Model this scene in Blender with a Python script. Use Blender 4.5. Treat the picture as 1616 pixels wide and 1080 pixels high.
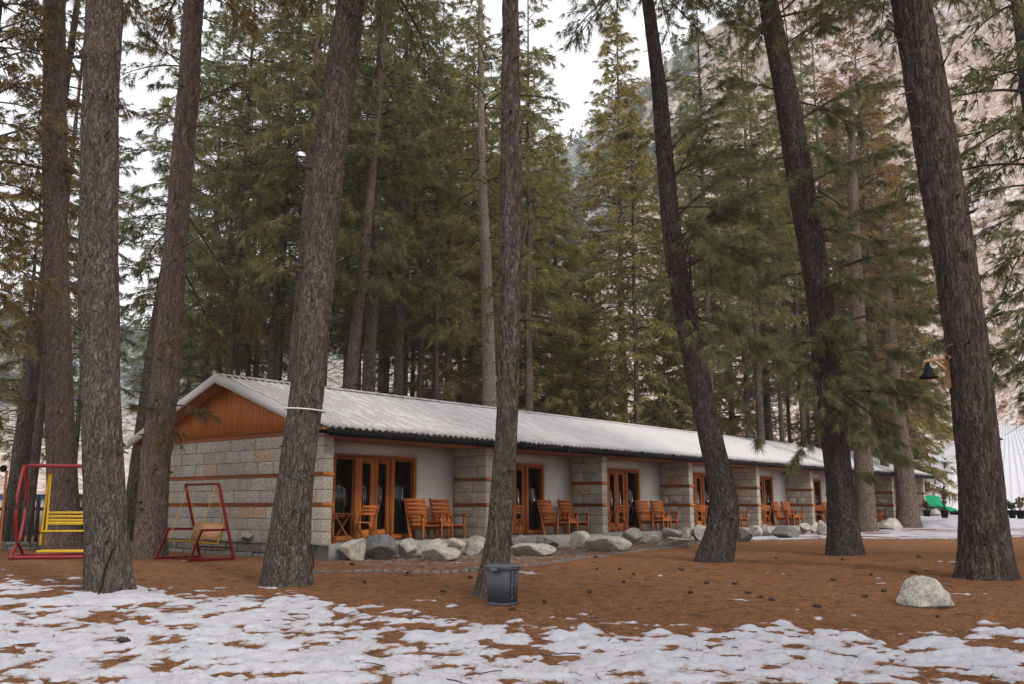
import bpy, math, random
import numpy as np
from mathutils import Vector, Matrix

for _o in list(bpy.data.objects):
    bpy.data.objects.remove(_o)
SC = bpy.context.scene
COL = SC.collection
R = math.radians

# ------------------------------------------------------------------ camera, sky, sun, exposure
EYE = 1.6
cam_data = bpy.data.cameras.new("camera")
cam_data.sensor_width = 36.0
cam_data.lens = 36.0 * 1450.0 / 1616.0
cam_data.clip_start = 0.1
cam_data.clip_end = 3000.0
cam = bpy.data.objects.new("camera", cam_data)
COL.objects.link(cam)
PITCH = math.atan(258.0 / 1450.0)
cam.location = (0, 0, EYE)
cam.rotation_euler = (math.pi / 2 + PITCH, 0, 0)
SC.camera = cam

SUN_EL, SUN_AZ = R(40), R(140)      # azimuth measured from +Y towards +X
world = bpy.data.worlds.new("World")
SC.world = world
world.use_nodes = True
wn, wl = world.node_tree.nodes, world.node_tree.links
wn.clear()
sky_t = wn.new("ShaderNodeTexSky")
sky_t.sky_type = 'NISHITA'
sky_t.sun_disc = False
sky_t.sun_elevation = SUN_EL
sky_t.sun_rotation = SUN_AZ
sky_t.air_density = 1.0
sky_t.dust_density = 3.0
# an even layer of bright winter cloud over the physical sky, thin in places
cloud = wn.new("ShaderNodeRGB")
cloud.outputs[0].default_value = (7.6, 7.5, 7.75, 1)
tcw = wn.new("ShaderNodeTexCoord")
mpw = wn.new("ShaderNodeMapping"); mpw.inputs[3].default_value = (1, 1, 2.2)
wl.new(tcw.outputs['Generated'], mpw.inputs[0])
nzw = wn.new("ShaderNodeTexNoise"); nzw.inputs['Scale'].default_value = 2.3; nzw.inputs['Detail'].default_value = 6
wl.new(mpw.outputs[0], nzw.inputs['Vector'])
rpw = wn.new("ShaderNodeValToRGB")
rpw.color_ramp.elements[0].position = 0.33; rpw.color_ramp.elements[0].color = (0.7, 0.7, 0.7, 1)
rpw.color_ramp.elements[1].position = 0.55; rpw.color_ramp.elements[1].color = (0.97, 0.97, 0.97, 1)
wl.new(nzw.outputs[0], rpw.inputs[0])
mixw = wn.new("ShaderNodeMix"); mixw.data_type = 'RGBA'
wl.new(rpw.outputs[0], mixw.inputs[0]); wl.new(sky_t.outputs[0], mixw.inputs[6]); wl.new(cloud.outputs[0], mixw.inputs[7])
bg = wn.new("ShaderNodeBackground"); bg.inputs[1].default_value = 0.15
wl.new(mixw.outputs[2], bg.inputs[0])
wo = wn.new("ShaderNodeOutputWorld")
wl.new(bg.outputs[0], wo.inputs[0])

sun_data = bpy.data.lights.new("sun", 'SUN')
sun_data.energy = 1.4
sun_data.angle = R(11)
sun_data.color = (1.0, 0.95, 0.88)
sun = bpy.data.objects.new("sun", sun_data)
COL.objects.link(sun)
_sd = Vector((math.sin(SUN_AZ) * math.cos(SUN_EL), math.cos(SUN_AZ) * math.cos(SUN_EL), math.sin(SUN_EL)))
sun.rotation_euler = _sd.to_track_quat('Z', 'Y').to_euler()
sun.location = (0, 0, 60)

SC.view_settings.view_transform = 'Standard'
SC.view_settings.look = 'None'
SC.view_settings.gamma = 1.0
SC.view_settings.use_curve_mapping = False
SC.view_settings.exposure = 0.53
SC.render.engine = 'CYCLES'
SC.cycles.use_denoising = True
SC.cycles.max_bounces = 6
SC.cycles.diffuse_bounces = 3
SC.cycles.glossy_bounces = 2
SC.cycles.transmission_bounces = 3
SC.cycles.transparent_max_bounces = 8

# ------------------------------------------------------------------ small maths
_c, _s = math.cos(PITCH), math.sin(PITCH)
CAMP = np.array([0, 0, EYE])
def ray(px, py):
    a, b = (px - 808.0) / 1450.0, (540.0 - py) / 1450.0
    return np.array([a, _c - b * _s, _s + b * _c])
def at(px, py, Y):
    d = ray(px, py)
    return CAMP + d * (Y / d[1])
def ground_z(y):
    y = np.asarray(y, dtype=float)
    return 0.41 * np.clip((y - 7.0) / 12.0, 0, 1) + 0.05 * np.clip((y - 30) / 30, 0, 1)
def on_ground(px, py):
    d = ray(px, py)
    z = 0.2
    for _ in range(40):
        p = CAMP + d * ((z - EYE) / d[2])
        z = 0.5 * z + 0.5 * float(ground_z(p[1]))
    return CAMP + d * ((z - EYE) / d[2])
def metres(px, Y):
    return px / 1450.0 * Y * 1.0

def _hash(ix, iy, iz, seed):
    h = (ix.astype(np.int64) * 374761393 + iy.astype(np.int64) * 668265263 + iz.astype(np.int64) * 2147483647 + seed * 974711) & 0xFFFFFFFF
    h = ((h ^ (h >> 13)) * 1274126177) & 0xFFFFFFFF
    h = ((h ^ (h >> 15)) * 2246822519) & 0xFFFFFFFF
    return ((h ^ (h >> 16)) & 0xFFFFFF) / float(0xFFFFFF)
def noise(x, y, z=None, seed=0):
    x = np.asarray(x, float); y = np.asarray(y, float)
    z = np.zeros_like(x) if z is None else np.asarray(z, float)
    x0, y0, z0 = np.floor(x), np.floor(y), np.floor(z)
    fx, fy, fz = x - x0, y - y0, z - z0
    fx, fy, fz = [t * t * (3 - 2 * t) for t in (fx, fy, fz)]
    r = 0
    for dx in (0, 1):
        for dy in (0, 1):
            for dz in (0, 1):
                w = (fx if dx else 1 - fx) * (fy if dy else 1 - fy) * (fz if dz else 1 - fz)
                r = r + w * _hash(x0 + dx, y0 + dy, z0 + dz, seed)
    return r * 2 - 1
def fbm(x, y, z=None, seed=0, oct=4):
    a, f, r = 1.0, 1.0, 0
    for k in range(oct):
        r = r + a * noise(np.asarray(x) * f + 17.3 * k, np.asarray(y) * f + 5.1 * k, None if z is None else np.asarray(z) * f, seed + k)
        a *= 0.5; f *= 2.03
    return r

# ------------------------------------------------------------------ objects
def link(o, parent=None):
    COL.objects.link(o)
    if parent is not None:
        o.parent = parent
    return o
def tag(o, label=None, cat=None, group=None, kind=None):
    if label: o['label'] = label
    if cat: o['category'] = cat
    if group: o['group'] = group
    if kind: o['kind'] = kind
    return o
def empty(name, loc=(0, 0, 0), rz=0.0, parent=None):
    o = bpy.data.objects.new(name, None)
    o.empty_display_size = 0.2
    o.location = loc
    o.rotation_euler = (0, 0, rz)
    return link(o, parent)
def mesh_np(name, v, quads=None, tris=None, smooth=False):
    v = np.asarray(v, dtype=np.float32).reshape(-1, 3)
    me = bpy.data.meshes.new(name)
    idx, starts, tot, n = [], [], [], 0
    if quads is not None and len(quads):
        q = np.asarray(quads, dtype=np.int32).reshape(-1, 4)
        idx.append(q.ravel()); starts.append(np.arange(len(q)) * 4); tot.append(np.full(len(q), 4)); n = len(q) * 4
    if tris is not None and len(tris):
        t = np.asarray(tris, dtype=np.int32).reshape(-1, 3)
        idx.append(t.ravel()); starts.append(n + np.arange(len(t)) * 3); tot.append(np.full(len(t), 3))
    idx = np.concatenate(idx); starts = np.concatenate(starts); tot = np.concatenate(tot)
    me.vertices.add(len(v)); me.vertices.foreach_set('co', v.ravel())
    me.loops.add(len(idx)); me.loops.foreach_set('vertex_index', idx.astype(np.int32))
    me.polygons.add(len(starts))
    me.polygons.foreach_set('loop_start', starts.astype(np.int32))
    me.polygons.foreach_set('loop_total', tot.astype(np.int32))
    if smooth:
        me.polygons.foreach_set('use_smooth', np.ones(len(starts), dtype=bool))
    me.update(calc_edges=True)
    return me
def obj(name, me, mat, parent=None, loc=None):
    o = bpy.data.objects.new(name, me)
    if mat is not None and not me.materials:
        me.materials.append(mat)
    if loc is not None:
        o.location = loc
    return link(o, parent)
def copy_part(src, parent, loc=None, rz=None):
    o = src.copy()
    COL.objects.link(o)
    o.parent = parent
    if loc is not None: o.location = loc
    return o
def copy_tree(o, parent=None):
    c = o.copy(); COL.objects.link(c)
    if parent is not None: c.parent = parent
    for ch in list(o.children):
        copy_tree(ch, c)
    return c

class MB:
    """collects boxes, tubes and lathes and links them as one mesh"""
    def __init__(s): s.v = []; s.q = []; s.t = []; s.n = 0
    def add(s, v, q=(), t=()):
        v = np.asarray(v, float).reshape(-1, 3)
        s.v.append(v)
        if len(q): s.q.append(np.asarray(q, int).reshape(-1, 4) + s.n)
        if len(t): s.t.append(np.asarray(t, int).reshape(-1, 3) + s.n)
        s.n += len(v)
        return s
    def box(s, x0, x1, y0, y1, z0, z1, bev=0.0, M=None):
        if bev <= 0:
            v = np.array([[x, y, z] for z in (z0, z1) for y in (y0, y1) for x in (x0, x1)], float)
            q = [[0, 2, 3, 1], [4, 5, 7, 6], [0, 1, 5, 4], [2, 6, 7, 3], [0, 4, 6, 2], [1, 3, 7, 5]]
            t = []
        else:
            b = min(bev, 0.45 * (x1 - x0), 0.45 * (y1 - y0), 0.45 * (z1 - z0))
            v, key = [], {}
            X, Y, Z = (x0, x1), (y0, y1), (z0, z1)
            for i in (0, 1):
                for j in (0, 1):
                    for k in (0, 1):
                        sx, sy, sz = (1 - 2 * i) * b, (1 - 2 * j) * b, (1 - 2 * k) * b
                        key[i, j, k, 0] = len(v); v.append((X[i], Y[j] + sy, Z[k] + sz))
                        key[i, j, k, 1] = len(v); v.append((X[i] + sx, Y[j], Z[k] + sz))
                        key[i, j, k, 2] = len(v); v.append((X[i] + sx, Y[j] + sy, Z[k]))
            q, t = [], []
            c4 = ((0, 0), (1, 0), (1, 1), (0, 1))
            for a in (0, 1):
                q.append([key[a, j, k, 0] for j, k in (c4 if a else c4[::-1])])
                q.append([key[i, a, k, 1] for i, k in (c4[::-1] if a else c4)])
                q.append([key[i, j, a, 2] for i, j in (c4 if a else c4[::-1])])
            for a in (0, 1):
                for bb in (0, 1):
                    q.append([key[a, bb, 0, 0], key[a, bb, 1, 0], key[a, bb, 1, 1], key[a, bb, 0, 1]])
                    q.append([key[a, 0, bb, 0], key[a, 1, bb, 0], key[a, 1, bb, 2], key[a, 0, bb, 2]])
                    q.append([key[0, a, bb, 1], key[1, a, bb, 1], key[1, a, bb, 2], key[0, a, bb, 2]])
            for i in (0, 1):
                for j in (0, 1):
                    for k in (0, 1):
                        t.append([key[i, j, k, 0], key[i, j, k, 1], key[i, j, k, 2]])
            v = np.array(v)
        if M is not None:
            M = np.array(M); v = v @ M[:3, :3].T + M[:3, 3]
        return s.add(v, q, t)
    def beam(s, a, b, w, h, up=(0, 0, 1), bev=0.004):
        a = Vector(a); b = Vector(b); d = b - a; L = d.length; d.normalize()
        u = Vector(up); sd = d.cross(u)
        if sd.length < 1e-4: sd = d.cross(Vector((1, 0, 0)))
        sd.normalize(); u = sd.cross(d)
        M = Matrix(((d.x, sd.x, u.x, a.x), (d.y, sd.y, u.y, a.y), (d.z, sd.z, u.z, a.z), (0, 0, 0, 1)))
        return s.box(0, L, -w / 2, w / 2, -h / 2, h / 2, bev, M)
    def tube(s, pts, rad, seg=8, cap=True):
        P = np.asarray(pts, float); n = len(P)
        rad = np.full(n, rad) if np.isscalar(rad) else np.asarray(rad, float)
        T = np.gradient(P, axis=0); T /= np.linalg.norm(T, axis=1)[:, None] + 1e-9
        ref = np.array([0, 0, 1.0]) if abs(T[0, 2]) < 0.9 else np.array([1.0, 0, 0])
        rings = []
        for k in range(n):
            a = np.cross(T[k], ref); a /= np.linalg.norm(a) + 1e-9
            b = np.cross(T[k], a)
            th = np.arange(seg) * 2 * np.pi / seg
            rings.append(P[k] + rad[k] * (np.cos(th)[:, None] * a + np.sin(th)[:, None] * b))
        v = np.concatenate(rings)
        q = []
        for k in range(n - 1):
            for j in range(seg):
                j2 = (j + 1) % seg
                q.append([k * seg + j, k * seg + j2, (k + 1) * seg + j2, (k + 1) * seg + j])
        t = []
        if cap:
            v = np.vstack([v, P[0], P[-1]])
            for j in range(seg):
                j2 = (j + 1) % seg
                t.append([n * seg, j2, j]); t.append([n * seg + 1, (n - 1) * seg + j, (n - 1) * seg + j2])
        return s.add(v, q, t)
    def lathe(s, prof, seg=24, M=None):
        th = np.arange(seg) * 2 * np.pi / seg
        v = np.concatenate([np.stack([r * np.cos(th), r * np.sin(th), np.full(seg, z)], 1) for r, z in prof])
        q = [[k * seg + j, k * seg + (j + 1) % seg, (k + 1) * seg + (j + 1) % seg, (k + 1) * seg + j] for k in range(len(prof) - 1) for j in range(seg)]
        if M is not None:
            M = np.array(M); v = v @ M[:3, :3].T + M[:3, 3]
        return s.add(v, q)
    def mesh(s, name, smooth=False):
        return mesh_np(name, np.concatenate(s.v), np.concatenate(s.q) if s.q else None, np.concatenate(s.t) if s.t else None, smooth)
    def build(s, name, mat, parent=None, smooth=False, loc=None):
        return obj(name, s.mesh(name, smooth), mat, parent, loc)

# ------------------------------------------------------------------ materials
class NT:
    def __init__(s, name):
        s.m = bpy.data.materials.new(name); s.m.use_nodes = True
        s.n, s.l = s.m.node_tree.nodes, s.m.node_tree.links
        s.n.clear()
        s.out = s.n.new("ShaderNodeOutputMaterial")
    def node(s, t, **kw):
        x = s.n.new(t)
        for k, v in kw.items(): setattr(x, k, v)
        return x
    def coord(s, scale=(1, 1, 1), which='Object'):
        tc = s.node("ShaderNodeTexCoord"); mp = s.node("ShaderNodeMapping")
        mp.inputs['Scale'].default_value = scale
        s.l.new(tc.outputs[which], mp.inputs[0])
        return mp.outputs[0]
    def noise(s, vec, scale, detail=4, rough=0.55, dist=0.0):
        x = s.node("ShaderNodeTexNoise")
        x.inputs['Scale'].default_value = scale; x.inputs['Detail'].default_value = detail
        x.inputs['Roughness'].default_value = rough; x.inputs['Distortion'].default_value = dist
        if vec is not None: s.l.new(vec, x.inputs['Vector'])
        return x.outputs[0]
    def voro(s, vec, scale, feature='F1', out='Distance', rnd=1.0):
        x = s.node("ShaderNodeTexVoronoi", feature=feature)
        x.inputs['Scale'].default_value = scale; x.inputs['Randomness'].default_value = rnd
        s.l.new(vec, x.inputs['Vector'])
        return x.outputs[out]
    def ramp(s, fac, stops):
        x = s.node("ShaderNodeValToRGB"); e = x.color_ramp.elements
        while len(e) < len(stops): e.new(0.5)
        for el, (p, c) in zip(e, stops):
            el.position = p
            el.color = (*c, 1) if not np.isscalar(c) else (c, c, c, 1)
        s.l.new(fac, x.inputs[0])
        return x.outputs[0]
    def mix(s, fac, a, b, blend='MIX'):
        x = s.node("ShaderNodeMix", data_type='RGBA', blend_type=blend)
        for sock, val in ((0, fac), (6, a), (7, b)):
            if hasattr(val, 'links'): s.l.new(val, x.inputs[sock])
            elif sock == 0: x.inputs[0].default_value = val
            else: x.inputs[sock].default_value = (*val, 1)
        return x.outputs[2]
    def math(s, op, a, b=None):
        x = s.node("ShaderNodeMath", operation=op)
        for k, val in enumerate((a, b)):
            if val is None: continue
            if hasattr(val, 'links'): s.l.new(val, x.inputs[k])
            else: x.inputs[k].default_value = val
        return x.outputs[0]
    def bump(s, h, strength=0.5, dist=0.02, normal=None):
        x = s.node("ShaderNodeBump")
        x.inputs['Strength'].default_value = strength; x.inputs['Distance'].default_value = dist
        s.l.new(h, x.inputs['Height'])
        if normal is not None: s.l.new(normal, x.inputs['Normal'])
        return x.outputs[0]
    def principled(s, col, rough=0.7, normal=None, metal=0.0, spec=0.3):
        b = s.node("ShaderNodeBsdfPrincipled")
        if hasattr(col, 'links'): s.l.new(col, b.inputs['Base Color'])
        else: b.inputs['Base Color'].default_value = (*col, 1)
        if hasattr(rough, 'links'): s.l.new(rough, b.inputs['Roughness'])
        else: b.inputs['Roughness'].default_value = rough
        b.inputs['Metallic'].default_value = metal
        b.inputs['Specular IOR Level'].default_value = spec
        if normal is not None: s.l.new(normal, b.inputs['Normal'])
        s.l.new(b.outputs[0], s.out.inputs[0])
        return s.m

def m_plain(name, col, rough=0.6, var=0.12, scale=8, spec=0.3, metal=0.0, bump=0.0):
    t = NT(name); v = t.coord()
    n = t.noise(v, scale, 5)
    c = t.mix(n, tuple(x * (1 - var) for x in col), tuple(min(1, x * (1 + var)) for x in col))
    nb = t.bump(t.noise(v, scale * 6, 4), bump, 0.01) if bump else None
    return t.principled(c, rough, nb, metal, spec)

def m_wood(name, dark, light, axis=2, rough=0.5, scale=1.0):
    t = NT(name)
    sc = [14 * scale] * 3; sc[axis] = 0.8 * scale
    oi = t.node("ShaderNodeObjectInfo")
    v = t.coord(tuple(sc))
    va = t.node("ShaderNodeVectorMath", operation='ADD')
    t.l.new(v, va.inputs[0])
    cx = t.node("ShaderNodeCombineXYZ")
    off = t.math('MULTIPLY', oi.outputs['Random'], 60.0)
    for k in range(3): t.l.new(off, cx.inputs[k])
    t.l.new(cx.outputs[0], va.inputs[1])
    n = t.noise(va.outputs[0], 2.2, 6, 0.6, 1.0)
    c = t.ramp(n, [(0.3, dark), (0.68, light)])
    c = t.mix(t.math('MULTIPLY', oi.outputs['Random'], 0.35), c, tuple(d * 0.7 for d in dark))
    return t.principled(c, rough, t.bump(n, 0.15, 0.004), 0, 0.35)

def m_stone(name, cols, bumpd=0.03, scale=6.0, spots=0.25):
    t = NT(name); oi = t.node("ShaderNodeObjectInfo")
    v = t.coord(which='Object')
    base = t.ramp(oi.outputs['Random'], [(i / max(1, len(cols) - 1), c) for i, c in enumerate(cols)])
    va = t.node("ShaderNodeVectorMath", operation='ADD'); t.l.new(v, va.inputs[0])
    cx = t.node("ShaderNodeCombineXYZ"); off = t.math('MULTIPLY', oi.outputs['Random'], 90.0)
    for k in range(3): t.l.new(off, cx.inputs[k])
    t.l.new(cx.outputs[0], va.inputs[1])
    n1 = t.noise(va.outputs[0], scale, 7, 0.62)
    n2 = t.noise(va.outputs[0], scale * 9, 3, 0.6)
    n3 = t.noise(va.outputs[0], scale * 3.2, 5, 0.7)
    c = t.mix(1.0, base, t.ramp(n1, [(0.30, (0.52, 0.52, 0.53)), (0.5, (0.95, 0.94, 0.93)), (0.72, (1.28, 1.25, 1.2))]), 'MULTIPLY')
    c = t.mix(0.8, c, t.ramp(n3, [(0.3, (0.55, 0.55, 0.56)), (0.55, (1.0, 1.0, 1.0)), (0.75, (1.3, 1.28, 1.24))]), 'MULTIPLY')
    c = t.mix(spots, c, t.ramp(n2, [(0.38, (0.3, 0.3, 0.3)), (0.6, (1.4, 1.4, 1.38))]), 'MULTIPLY')
    return t.principled(c, 0.9, t.bump(t.math('ADD', t.math('ADD', n1, t.math('MULTIPLY', n3, 0.6)), t.math('MULTIPLY', n2, 0.25)), 0.8, bumpd), 0, 0.15)

def m_bark(name, deep, plate, pale, zs=0.24, scale=18.0):
    t = NT(name)
    tc = t.node("ShaderNodeTexCoord")
    warp = t.noise(tc.outputs['Object'], 2.5, 3)
    mp = t.node("ShaderNodeMapping"); mp.inputs['Scale'].default_value = (1, 1, zs)
    va = t.node("ShaderNodeVectorMath", operation='ADD')
    cx = t.node("ShaderNodeCombineXYZ"); w = t.math('MULTIPLY', warp, 0.25)
    for k in range(3): t.l.new(w, cx.inputs[k])
    t.l.new(tc.outputs['Object'], va.inputs[0]); t.l.new(cx.outputs[0], va.inputs[1])
    t.l.new(va.outputs[0], mp.inputs[0])
    v = mp.outputs[0]
    jit = t.noise(v, scale * 1.7, 4, 0.7)
    e = t.math('ADD', t.voro(v, scale, 'DISTANCE_TO_EDGE'), t.math('MULTIPLY', t.math('SUBTRACT', jit, 0.5), 0.30))
    cell = t.voro(v, scale, 'F1', 'Color')
    n = t.noise(v, scale * 1.3, 7, 0.7, 0.6)
    fine = t.noise(v, 60, 4, 0.7)
    mp2 = t.node("ShaderNodeMapping"); mp2.inputs['Scale'].default_value = (1, 1, 0.11)
    t.l.new(va.outputs[0], mp2.inputs[0])
    fur = t.noise(mp2.outputs[0], 15, 6, 0.68, 1.0)
    big = t.noise(tc.outputs['Object'], 1.3, 4)
    crack = t.ramp(e, [(0.0, 0.0), (0.24, 1.0)])
    half = tuple(0.65 * a + 0.35 * b for a, b in zip(deep, plate))
    col = t.mix(crack, half, plate)
    cb = t.node("ShaderNodeSeparateColor"); t.l.new(cell, cb.inputs[0])
    col = t.mix(t.ramp(cb.outputs[0], [(0.0, 0.45), (0.5, 0.0)]), col, half)
    col = t.mix(t.ramp(fur, [(0.40, 0.9), (0.54, 0.0)]), col, deep)
    col = t.mix(t.ramp(t.math('ADD', t.math('MULTIPLY', n, 0.6), t.math('MULTIPLY', fine, 0.5)), [(0.555, 0.0), (0.63, 0.8)]), col, pale)
    col = t.mix(t.ramp(big, [(0.35, 0.0), (0.7, 0.5)]), col, tuple(x * 0.6 for x in plate))
    h = t.math('ADD', t.math('MULTIPLY', crack, 0.6), t.math('ADD', t.math('MULTIPLY', fur, 1.6), t.math('MULTIPLY', n, 1.0)))
    return t.principled(col, 0.95, t.bump(h, 1.0, 0.05), 0, 0.08)

def m_needle(name):
    t = NT(name)
    oi = t.node("ShaderNodeObjectInfo")
    at_ = t.node("ShaderNodeAttribute"); at_.attribute_name = "tint"
    c = t.mix(t.ramp(at_.outputs['Fac'], [(0.0, 0.0), (1.0, 1.0)]), (0.40, 0.45, 0.50), (2.0, 1.85, 1.45))
    c = t.mix(1.0, oi.outputs['Color'], c, 'MULTIPLY')
    c = t.mix(t.ramp(at_.outputs['Fac'], [(0.93, 0.0), (0.97, 0.75)]), c, (0.20, 0.115, 0.05))
    d = t.node("ShaderNodeBsdfDiffuse"); t.l.new(c, d.inputs[0])
    tr = t.node("ShaderNodeBsdfTranslucent"); t.l.new(c, tr.inputs[0])
    ms = t.node("ShaderNodeMixShader"); ms.inputs[0].default_value = 0.48
    t.l.new(d.outputs[0], ms.inputs[1]); t.l.new(tr.outputs[0], ms.inputs[2])
    t.l.new(ms.outputs[0], t.out.inputs[0])
    return t.m

M = {}
M['bark'] = m_bark("grey pine bark", (0.040, 0.030, 0.024), (0.172, 0.132, 0.106), (0.32, 0.27, 0.23))
M['bark_red'] = m_bark("reddish pine bark", (0.018, 0.011, 0.008), (0.108, 0.076, 0.063), (0.23, 0.18, 0.155), zs=0.17, scale=12)
M['bark_pale'] = m_bark("pale pine bark", (0.14, 0.105, 0.085), (0.40, 0.33, 0.28), (0.55, 0.48, 0.42))
M['bark_dark'] = m_bark("dark pine bark", (0.028, 0.021, 0.018), (0.105, 0.079, 0.067), (0.23, 0.19, 0.165))
M['bark_warm'] = m_bark("warm brown pine bark", (0.07, 0.048, 0.037), (0.235, 0.172, 0.135), (0.38, 0.30, 0.25))
M['twig'] = m_plain("dark twig wood", (0.06, 0.045, 0.036), 0.9, 0.4, 20)
M['needles'] = m_needle("pine needles")
M['stone'] = m_stone("dressed grey stone", [(0.373, 0.342, 0.296), (0.460, 0.421, 0.361), (0.411, 0.378, 0.331), (0.523, 0.488, 0.432), (0.436, 0.403, 0.355), (0.386, 0.366, 0.331), (0.498, 0.451, 0.379), (0.448, 0.415, 0.367), (0.373, 0.348, 0.308), (0.485, 0.445, 0.391), (0.423, 0.397, 0.355), (0.523, 0.354, 0.213)], 0.03, 7, 0.12)
M['mortar'] = m_plain("dark mortar", (0.10, 0.092, 0.08), 0.95, 0.3, 20, bump=0.3)
M['rubble'] = m_stone("rubble stone", [(0.20, 0.185, 0.165), (0.29, 0.27, 0.24), (0.24, 0.22, 0.2)], 0.03, 7)
M['rock'] = m_stone("pale granite", [(0.52, 0.47, 0.41), (0.44, 0.41, 0.37), (0.58, 0.53, 0.46), (0.38, 0.365, 0.345), (0.53, 0.49, 0.43)], 0.05, 3.2, 0.45)
M['rock_dark'] = m_stone("dark speckled granite", [(0.20, 0.20, 0.205), (0.24, 0.235, 0.23)], 0.05, 4.5, 0.6)
M['concrete'] = m_plain("weathered concrete", (0.27, 0.255, 0.235), 0.9, 0.3, 4, bump=0.3)
M['cobble'] = m_stone("path cobble", [(0.13, 0.125, 0.125), (0.2, 0.19, 0.185), (0.17, 0.15, 0.14)], 0.02, 9)
M['wood'] = m_wood("orange varnished timber", (0.36, 0.10, 0.018), (0.58, 0.195, 0.042), 2)
M['woodx'] = m_wood("orange varnished timber lengthwise", (0.37, 0.11, 0.022), (0.59, 0.205, 0.048), 0)
M['woody'] = m_wood("orange varnished timber crosswise", (0.37, 0.11, 0.022), (0.59, 0.205, 0.048), 1)
M['chair'] = m_wood("varnished chair wood", (0.38, 0.098, 0.018), (0.56, 0.175, 0.036), 0)
M['soffit'] = m_wood("soffit boards", (0.27, 0.10, 0.03), (0.42, 0.17, 0.055), 0)
M['plaster'] = m_plain("white plaster", (0.60, 0.575, 0.555), 0.9, 0.05, 3)
M['trim'] = m_plain("pale metal trim", (0.52, 0.50, 0.465), 0.6, 0.06, 3)
M['black'] = m_plain("black painted metal", (0.010, 0.010, 0.011), 0.75, 0.3, 10, 0.12)
M['steel'] = m_plain("brushed steel", (0.45, 0.45, 0.45), 0.35, 0.1, 10, 0.5, 0.9)
M['curtain'] = m_plain("grey curtain", (0.36, 0.35, 0.36), 0.95, 0.15, 5)
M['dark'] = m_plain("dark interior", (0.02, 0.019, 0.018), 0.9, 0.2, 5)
M['red'] = m_plain("red gloss paint", (0.25, 0.010, 0.016), 0.42, 0.18, 9, 0.45)
M['yellow'] = m_plain("yellow gloss paint", (0.66, 0.40, 0.012), 0.45, 0.12, 9, 0.45)
M['plywood'] = m_wood("weathered plywood", (0.36, 0.19, 0.09), (0.5, 0.3, 0.16), 0)
M['fence'] = m_wood("old dark fence board", (0.045, 0.034, 0.028), (0.11, 0.082, 0.066), 2, 0.9)
M['bin'] = m_plain("dark grey plastic", (0.055, 0.058, 0.072), 0.5, 0.12, 4, 0.35, bump=0.05)
M['bin_lid'] = m_plain("grey plastic lid", (0.085, 0.09, 0.112), 0.45, 0.1, 4, 0.35)
M['cone'] = m_plain("pine cone", (0.05, 0.032, 0.025), 0.9, 0.5, 30)
M['white'] = m_plain("white wall paint", (0.62, 0.60, 0.58), 0.8, 0.04, 2)
M['sheet'] = m_plain("white roof sheet", (0.52, 0.52, 0.545), 0.5, 0.05, 0.6)
M['green'] = m_plain("green shade net", (0.01, 0.26, 0.12), 0.8, 0.25, 3, 0.1)
M['blue'] = m_plain("blue painted band", (0.05, 0.2, 0.5), 0.6, 0.1)
M['rope'] = m_plain("white rope", (0.75, 0.73, 0.7), 0.8, 0.05)
M['dead'] = m_plain("dead brown leaves", (0.16, 0.085, 0.05), 0.9, 0.4, 20)
M['lamp_in'] = m_plain("brass lamp lining", (0.5, 0.3, 0.06), 0.4, 0.1, 5, 0.5, 0.6)

def m_glass():
    t = NT("window glass")
    fr = t.node("ShaderNodeFresnel"); fr.inputs[0].default_value = 1.5
    tr = t.node("ShaderNodeBsdfTransparent"); tr.inputs[0].default_value = (0.62, 0.63, 0.65, 1)
    gl = t.node("ShaderNodeBsdfGlossy"); gl.inputs['Roughness'].default_value = 0.01
    ms = t.node("ShaderNodeMixShader")
    t.l.new(fr.outputs[0], ms.inputs[0]); t.l.new(tr.outputs[0], ms.inputs[1]); t.l.new(gl.outputs[0], ms.inputs[2])
    t.l.new(ms.outputs[0], t.out.inputs[0])
    return t.m
M['glass'] = m_glass()

def m_snow():
    t = NT("old snow"); v = t.coord()
    n1 = t.noise(v, 1.3, 4); n2 = t.noise(v, 55, 4, 0.7); n3 = t.noise(v, 9, 5)
    c = t.mix(n1, (0.40, 0.40, 0.445), (0.50, 0.50, 0.54))
    c = t.mix(t.ramp(t.math('MULTIPLY', n2, n3), [(0.30, 0.0), (0.44, 0.5)]), c, (0.36, 0.26, 0.2))
    th = t.node("ShaderNodeAttribute"); th.attribute_name = "thick"
    n4 = t.noise(t.coord((1, 2.2, 1)), 24, 4, 0.75)
    thin = t.math('ADD', t.math('MULTIPLY', th.outputs['Fac'], -23.0), t.math('MULTIPLY', n4, 1.7))
    c = t.mix(t.ramp(thin, [(0.62, 0.0), (0.98, 0.85)]), c, (0.20, 0.10, 0.055))
    return t.principled(c, 0.75, t.bump(t.math('ADD', t.math('MULTIPLY', n2, 0.4), n3), 0.5, 0.02), 0, 0.25)
M['snow'] = m_snow()

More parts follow.
